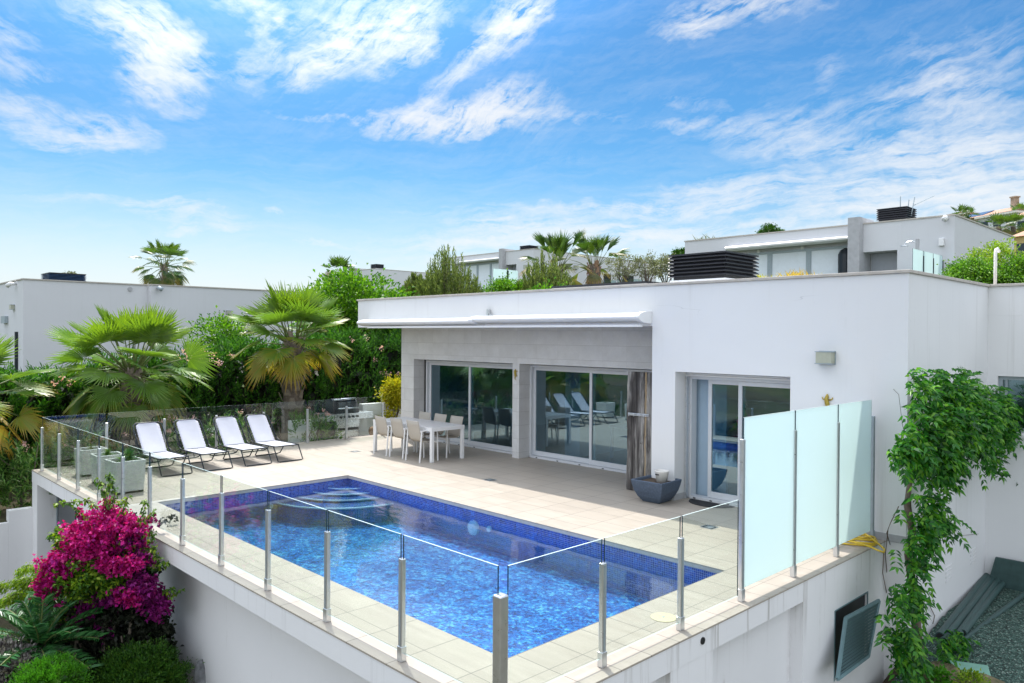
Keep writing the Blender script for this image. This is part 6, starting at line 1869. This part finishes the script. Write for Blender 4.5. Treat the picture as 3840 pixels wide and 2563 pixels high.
# --- lower left garden
def bougainvillea():
    rng = np.random.default_rng(9)
    dep = 9.7
    base = at(400, 2500, dep); base[2] = -2.6
    T = thing("bougainvillea", "big bougainvillea in magenta and purple bloom climbing at the terrace front", "bougainvillea", tuple(base))
    s = 1 / 2.2
    def px(u, v, d=0.0): return at(u * s, 1850 + v * s, dep + d)
    k = dep / FPX * s
    def blob(lst, per, L, Wd, mat, name, thick=0.8, spread=0.62, up=0.2):
        P = []
        for (u, v, ru, rv, dd, dens) in lst:
            n = int(per * dens); c = px(u, v, dd)
            ns = max(4, n // 16); g = np.repeat(rng.normal(0, spread, (ns, 3)), 16, 0) + rng.normal(0, 0.028 / (ru * k), (ns * 16, 3)) * [1, ru / rv, 1.0]
            P.append(c + (g[:, :1] * ru * k) * CR + (g[:, 1:2] * rv * k) * CU + g[:, 2:3] * CF * (ru + rv) / 2 * k * thick)
        P = np.concatenate(P)
        D = unit(rdir(len(P), rng) - CF * 0.35 + np.array([0, 0, up]))
        leaves(name, P, D, L * rng.uniform(0.7, 1.3, len(P)), Wd * rng.uniform(0.8, 1.2, len(P)), MT[mat], T, 0.3, rng)
    blob([(880, 330, 190, 130, -0.1, 2.6), (760, 420, 150, 90, -0.2, 1.8), (960, 250, 110, 70, 0, 1.2), (1060, 330, 90, 60, 0, 1.0), (500, 570, 90, 40, -0.3, 1.0), (470, 660, 70, 60, -0.3, 1.1), (385, 780, 50, 70, -0.3, 0.9), (1040, 600, 80, 35, -0.35, 0.9), (870, 580, 60, 30, -0.35, 0.6), (750, 530, 70, 40, -0.3, 0.8), (640, 330, 60, 60, 0, 0.7), (900, 130, 30, 70, 0, 0.25), (1080, 850, 70, 40, -0.3, 0.7)], 800, 0.048, 0.042, "bougainvillea_bract", "blossoms", spread=0.72)
    blob([(1080, 430, 120, 100, 0.0, 1.6), (900, 470, 150, 60, 0.1, 1.2), (1180, 745, 70, 55, -0.2, 1.1), (1120, 830, 90, 50, -0.2, 1.0), (1290, 900, 75, 80, 0.0, 1.3), (1140, 570, 60, 40, -0.1, 0.5), (890, 860, 60, 40, -0.1, 0.35), (700, 930, 70, 50, 0.0, 0.35), (550, 1100, 60, 40, 0, 0.3), (860, 1120, 40, 50, 0, 0.25)], 900, 0.048, 0.040, "bougainvillea_purple_bract", "purple_blossoms", spread=0.72)
    blob([(560, 720, 170, 90, -0.2, 2.2), (760, 680, 150, 80, -0.25, 1.8), (930, 690, 90, 60, -0.25, 0.9), (540, 400, 60, 70, 0.1, 0.8), (400, 900, 90, 90, 0, 1.0), (700, 800, 150, 60, 0, 1.0), (560, 1000, 110, 90, 0.1, 1.0), (880, 380, 220, 140, 0.0, 1.3), (1050, 500, 120, 100, 0, 0.7), (640, 560, 60, 30, -0.3, 0.5)], 900, 0.055, 0.036, "bougainvillea_leaf", "foliage")
    blob([(900, 1000, 240, 110, 0.2, 2.4), (700, 1150, 170, 140, 0.25, 1.8), (1200, 1060, 120, 110, 0.3, 1.6), (1180, 600, 70, 90, 0.3, 0.9), (900, 760, 220, 120, 0.4, 1.4), (1240, 1200, 130, 110, 0.35, 1.4), (950, 1230, 170, 80, 0.2, 1.4), (620, 1330, 120, 120, 0.3, 1.0), (900, 430, 260, 150, 0.45, 1.6)], 1500, 0.07, 0.045, "painted_shade_leaf", "shaded_foliage")  # leaves in the darkened colour, painting the shaded inside of the plant
    # long loose sprays
    sprays = [[(900, 120), (860, 20), (830, -60), (800, -110)], [(930, 90), (950, 0), (930, -70), (900, -130), (905, -160)], [(1000, 190), (1030, 90), (1060, 30)], [(1130, 270), (1180, 170), (1200, 90), (1190, 60)], [(1150, 250), (1230, 190), (1290, 130)], [(1180, 330), (1240, 310), (1275, 330)], [(760, 240), (700, 200), (650, 150), (640, 110)], [(800, 130), (740, 60), (640, 70), (520, 80), (430, 90)], [(1210, 480), (1260, 460), (1280, 450)], [(1230, 600), (1290, 620), (1330, 600)], [(1340, 830), (1420, 780), (1400, 850), (1510, 800)], [(1260, 500), (1330, 560), (1370, 580)], [(860, 90), (880, -40), (920, -110)]]
    b = MB(); P = []; 
    for sp in sprays:
        pts = [px(u, v, -0.05) for u, v in sp]
        b.tube([tuple(q) for q in pts], [0.008 - 0.005 * i / len(pts) for i in range(len(pts))], 5)
        for q0, q1 in zip(pts[:-1], pts[1:]):
            m = 16; t = rng.uniform(0, 1, (m, 1)); P.append(q0 + (q1 - q0) * t + rng.normal(0, 0.012, (m, 3)))
    b.build("sprays", MT["bark"], T)
    P = np.concatenate(P); leaves("spray_leaves", P, rdir(len(P), rng) + [0, 0, -0.5], 0.062, 0.032, MT["bougainvillea_leaf"], T, 0.4, rng)
    b = MB()
    for (u, v) in ((780, 880), (960, 950), (860, 1010), (1000, 1180), (560, 900), (1100, 800), (700, 700)):
        q = px(u, v, 0.05); m_ = (np.array(base) + q) / 2 + rng.normal(0, 0.12, 3)
        b.tube([tuple(base), tuple(m_), tuple(q)], [0.04, 0.028, 0.012], 6)
    b.build("branches", MT["dead_frond"], T)


bougainvillea()


def frond_plant(name, label, base, n, L, seed, mat, cat="cycad", emin=0.05, emax=1.3, pair=34, ll=0.16, lw=0.018, az0=0.0, azs=6.283):
    rng = np.random.default_rng(seed); T = thing(name, label, cat, tuple(base))
    P, D = [], []; b = MB(); Z = np.array([0, 0, 1.0])
    for i in range(n):
        az = az0 + azs * ((i * 0.618) % 1.0); el = emax + (emin - emax) * (i / max(1, n - 1)) + rng.normal(0, 0.06)
        o = np.array([math.cos(az), math.sin(az), 0]); d = o * math.cos(el) + Z * math.sin(el); LL = L * rng.uniform(0.85, 1.1)
        t = np.linspace(0, 1, pair)[:, None]
        C = np.array(base) + d * LL * t - Z * (t ** 2) * LL * 0.33
        b.tube([tuple(C[k]) for k in range(0, pair, 5)], 0.008, 4)
        tg = unit(np.gradient(C, axis=0)); sd = unit(np.cross(tg, Z))
        for s in (-1, 1):
            P.append(C[2:]); D.append(unit(sd * s + tg * 0.55 + Z * 0.25)[2:])
    b.build("stalks", MT["petiole"], T)
    P = np.concatenate(P); D = np.concatenate(D)
    leaves("leaflets", P, D, ll * rng.uniform(0.8, 1.1, len(P)), lw, MT[mat], T, 0.15, rng)


q = at(150, 2390, 9.3); frond_plant("cycad", "dark green cycad with arching feather fronds at the left, below the bougainvillea", q + [0, 0, -0.15], 30, 0.95, 161, "cycad_leaf", pair=46, ll=0.17, lw=0.022)


def mound(name, label, u, v, d, r, seed, mat, nclump, per, cr, L, Wd, cat="bush", inner="painted_shade_leaf", zlift=0.0):
    rng = np.random.default_rng(seed); c = at(u, v, d) + [0, 0, zlift]
    T = thing(name, label, cat, (c[0], c[1], -2.62))
    clumpy("foliage", c, r, nclump, per, cr, L, Wd, MT[mat], T, rng, 0.82, up=0.9, bend=0.1, zmin=-0.5)
    m = 3500; P, _ = ellipsoid(m, c, np.array(r) * 0.88, rng, 0.6)
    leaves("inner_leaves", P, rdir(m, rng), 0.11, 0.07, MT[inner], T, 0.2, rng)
    b = MB()
    for k in range(8): b.tube([(c[0] + rng.normal(0, 0.1), c[1] + rng.normal(0, 0.1), -2.68), tuple(c + rng.normal(0, 0.4, 3) * r)], [0.03, 0.01], 5)
    b.build("stems", MT["bark"], T)


mound("grey_bush", "silvery grey shrub at the bottom left edge with plum-dark underside", 15, 2570, 8.9, (0.44, 0.44, 0.44), 171, "grey_leaf", 190, 60, 0.10, 0.06, 0.026, inner="plum_leaf")
mound("bright_bush", "vivid light green rounded bush at the bottom left", 178, 2600, 8.6, (0.36, 0.36, 0.36), 172, "bright_leaf", 240, 80, 0.06, 0.035, 0.010, inner="deep_leaf")
mound("green_bush", "dark green clipped bush in front of the white wall at bottom left", 515, 2560, 9.4, (0.50, 0.48, 0.40), 173, "deep_leaf", 300, 80, 0.08, 0.045, 0.012, inner="deep_leaf")
mound("dark_bush", "dark shrub in deep shade under the bougainvillea beside the white wall", 420, 2470, 10.1, (0.95, 0.6, 0.75), 174, "painted_shade_leaf", 200, 50, 0.16, 0.08, 0.04, zlift=-0.3)  # leaves coloured near-black, deep shade put into their colour


def feathery():
    rng = np.random.default_rng(17); T0 = at(190, 2420, 10.6); T0[2] = -2.6
    T = thing("feathery_shrub", "feathery yellow-green shrub arching out at the left of the bougainvillea", "shrub", tuple(T0))
    s = 1 / 2.2
    def px(u, v, d=10.4): return at(u * s, 1850 + v * s, d)
    paths = [[(330, 900), (300, 720), (200, 700), (60, 740), (-40, 760)], [(340, 860), (280, 760), (180, 800), (40, 860), (-30, 910)], [(360, 800), (330, 620), (240, 590), (140, 640)], [(380, 760), (420, 560), (470, 460), (540, 400)], [(400, 700), (460, 540), (520, 480)], [(360, 900), (250, 830), (120, 830), (20, 890)], [(390, 720), (400, 600), (330, 570)], [(420, 640), (500, 420), (560, 340)], [(340, 850), (310, 680), (220, 740), (130, 720)]]
    b = MB(); P = []; D = []
    for pth in paths:
        pts = [px(u, v, 10.4 + rng.normal(0, 0.12)) for u, v in pth]
        b.tube([tuple(T0)] + [tuple(q) for q in pts], [0.02] + [0.012 - 0.008 * i / len(pts) for i in range(len(pts))], 5)
        for a, c in zip(pts[:-1], pts[1:]):
            m = 46; t = rng.uniform(0, 1, (m, 1)); q = a + (c - a) * t; dd = unit((c - a)[None])
            # drooping side sprigs
            for j in range(5):
                P.append(q + rng.normal(0, 0.02, (m, 3)) + np.array([0, 0, -0.022]) * j); D.append(dd + rdir(m, rng) * 0.8 + [0, 0, -0.7])
    b.build("branches", MT["petiole"], T)
    P = np.concatenate(P); D = np.concatenate(D)
    leaves("foliage", P, D, 0.058 * rng.uniform(0.7, 1.2, len(P)), 0.014, MT["feather_leaf"], T, 0.3, rng)


feathery()


# --- climbing plant at the right house corner
def wisteria():
    rng = np.random.default_rng(23)
    base = at(3455, 2470, x=-3.28); base[2] = gravel_z(base[0], base[1]) - 0.05
    T = thing("wisteria", "dark green climbing wisteria on a twisted stem at the villa's right corner", "climbing plant", tuple(base))
    X = -3.30
    def px(u, v, x=X): return at(u, v, x=x)
    stem = [(3450, 2500), (3440, 2400), (3432, 2280), (3420, 2180), (3405, 2080), (3420, 2000), (3400, 1900), (3415, 1780), (3430, 1680), (3450, 1580)]
    b = MB(); b.tube([tuple(px(u, v)) for u, v in stem], [0.075, 0.065, 0.055, 0.05, 0.045, 0.04, 0.035, 0.03, 0.025, 0.02], 8)
    b.tube([tuple(px(u + 14 * math.sin(i * 1.4), v, X + 0.03 * math.cos(i * 1.4))) for i, (u, v) in enumerate(stem)], 0.018, 6)
    b.build("stem", MT["bark"], T, smooth=True)
    b = MB()
    vines = [[(3440, 2280), (3350, 2310), (3330, 2200), (3320, 2080), (3330, 1990)], [(3420, 2200), (3480, 2260), (3505, 2310), (3498, 2340)], [(3330, 2250), (3310, 2150), (3315, 2050)], [(3340, 2050), (3325, 2000), (3340, 1960), (3370, 1900)], [(3430, 1700), (3385, 1600), (3370, 1480), (3350, 1460)], [(3450, 1680), (3560, 1640), (3680, 1700), (3760, 1730), (3840, 1780)], [(3420, 2060), (3520, 2030), (3600, 2010), (3670, 2003)], [(3300, 2400), (3350, 2300), (3440, 2290)], [(3420, 2350), (3370, 2250), (3340, 2150)], [(3405, 2400), (3330, 2260), (3350, 2180)]]
    for k, v in enumerate(vines): b.tube([tuple(px(u, w, -3.49) if px(u, w)[1] > 10.66 else px(u, w, -3.745 if w > 2000 else -3.49)) for u, w in v], 0.006 if k not in (4, 5, 6) else 0.003, 5)
    b.build("vines", MT["bark"], T, smooth=True)
    # foliage masses in the plane of the wall, bulging outward: u, v, ru, rv, bulge, count
    masses = [(3520, 1480, 100, 85, 0.30, 190), (3500, 1580, 110, 90, 0.35, 230), (3595, 1540, 85, 70, 0.3, 170), (3680, 1515, 62, 50, 0.22, 100), (3735, 1545, 45, 36, 0.15, 60), (3470, 1680, 75, 60, 0.3, 130), (3590, 1620, 70, 40, 0.3, 90), (3400, 1640, 55, 35, 0.2, 50), (3480, 1765, 55, 40, 0.25, 60), (3720, 1620, 40, 50, 0.2, 50), (3690, 1720, 30, 30, 0.15, 20), (3790, 1740, 30, 25, 0.15, 14), (3450, 1880, 55, 45, 0.2, 60), (3420, 1960, 60, 45, 0.22, 75), (3500, 1930, 38, 50, 0.18, 36), (3400, 2030, 58, 32, 0.2, 46), (3385, 2110, 42, 40, 0.2, 40), (3370, 2215, 55, 42, 0.2, 80), (3340, 2340, 40, 55, 0.2, 60), (3330, 2420, 42, 45, 0.2, 50), (3520, 2390, 70, 40, 0.25, 70), (3570, 2430, 60, 30, 0.25, 50), (3345, 1680, 30, 30, 0.1, 20), (3410, 1420, 20, 20, 0.08, 7), (3440, 1700, 60, 40, 0.2, 40), (3380, 2460, 70, 25, 0.2, 40)]
    P, D = [], []
    k = 13.2 / FPX
    for (u, v, ru, rv, bg, cnt) in masses:
        if v > 1740: cnt = int(cnt * 0.44)
        if v > 1740: ru = ru * 0.85
        g = np.clip(rng.normal(0, 0.55, (cnt, 2)), -1.15, 1.15)
        for a, c in g:
            p = px(u + a * ru, v + c * rv, X + bg * 0.15)
            p[0] += bg * max(0, 1 - (a * a + c * c) * 0.6) * rng.uniform(0.2, 1.0)
            if p[1] < 10.66: p[0] = max(p[0], -3.42) if v < 2050 else max(p[0], -3.66)
            d = unit(np.array([0.55, -0.25 + rng.normal(0, 0.6), -0.15 + rng.normal(0, 0.55)]))
            n = 5; L = rng.uniform(0.16, 0.28); Z = np.array([0, 0, 1.0])
            sd = unit(np.cross(d, Z) + rng.normal(0, 0.2, 3))
            for j in range(n):
                t = (j + 1) / n; c0 = p + d * L * t - Z * t * t * L * 0.35
                for s in (-1, 1): P.append(c0); D.append(sd * s * 0.9 + d * 0.55 - Z * 0.35)
            P.append(p + d * L - Z * L * 0.35); D.append(d - Z * 0.5)
    P, D = np.array(P), np.array(D)
    leaves("foliage", P, D, 0.098 * rng.uniform(0.75, 1.25, len(P)), 0.041, MT["wisteria_leaf"], T, 0.25, rng, N=rdir(len(P), rng) + [0.8, -0.3, 0.9])


wisteria()
p = at(3490, 2545, z=-1.52)
broadleaf("lime_plant", "small lime green plant at the bottom edge under the climbing plant", (p[0] + 0.02, p[1] - 0.12, -1.75), (p[0] + 0.05, p[1] - 0.15, -1.50), (0.22, 0.20, 0.13), 181, "bright_leaf", 26, 30, 0.07, 0.06, 0.028, "plant", tr=0.012)
p = at(3665, 2560, z=-1.48)
broadleaf("lime_plant", "small yellowish plant growing over the pale boulder at the bottom edge", (p[0], p[1] - 0.25, -1.65), (p[0] + 0.02, p[1] - 0.22, -1.40), (0.16, 0.14, 0.12), 182, "feather_leaf", 16, 30, 0.06, 0.05, 0.022, "plant", tr=0.01)


def scatter_hill():
    """scrub and trees that cover the far slope: one mass nobody could count"""
    rng = np.random.default_rng(31)
    per = 90; C = []
    for (u, v, d, r) in ((3618, 825, 112, 0.6), (3645, 842, 112, 0.7), (3668, 856, 112, 0.6), (3800, 880, 105, 1.0), (3832, 872, 105, 0.9), (3838, 822, 122, 1.3), (3812, 836, 122, 0.9), (3705, 888, 110, 0.8), (3745, 895, 108, 0.9), (3780, 912, 100, 1.1), (3815, 935, 95, 1.0), (3790, 950, 90, 0.9), (3830, 1030, 78, 0.7), (3805, 1045, 78, 0.6), (3690, 870, 112, 0.6), (3770, 880, 108, 0.7)):
        for j in range(4): C.append(np.append(at(u, v, d) + rng.normal(0, 0.5, 3) * r, r * rng.uniform(0.5, 0.9)))
    C = np.array(C)
    P = (C[:, None, :3] + rng.normal(0, 0.5, (len(C), per, 3)) * C[:, None, 3:4]).reshape(-1, 3)
    o = leaves("hill_vegetation", P, rdir(len(P), rng) + [0, 0, 0.5], 0.26, 0.15, MT["deep_leaf"], None, 0.3, rng)
    tag(o, "dark green scrub and trees covering the far hillside between the houses", "vegetation", kind="stuff")
    # greenery in the gap between the villa and the houses on the slope
    n = 420; per = 34
    x = rng.uniform(-30, -13, n); y = rng.uniform(22.5, 29, n); r = rng.uniform(0.4, 0.9, n)
    C = np.stack([x, y, tz(x, y) + r * 0.5], 1)
    P = (C[:, None] + rng.normal(0, 0.5, (n, per, 3)) * r[:, None, None]).reshape(-1, 3)
    o = leaves("slope_vegetation", P, rdir(len(P), rng) + [0, 0, 0.5], 0.28, 0.14, MT["deep_leaf"], None, 0.3, rng)
    tag(o, "low green ground cover on the slope behind the villa", "vegetation", kind="stuff")


scatter_hill()
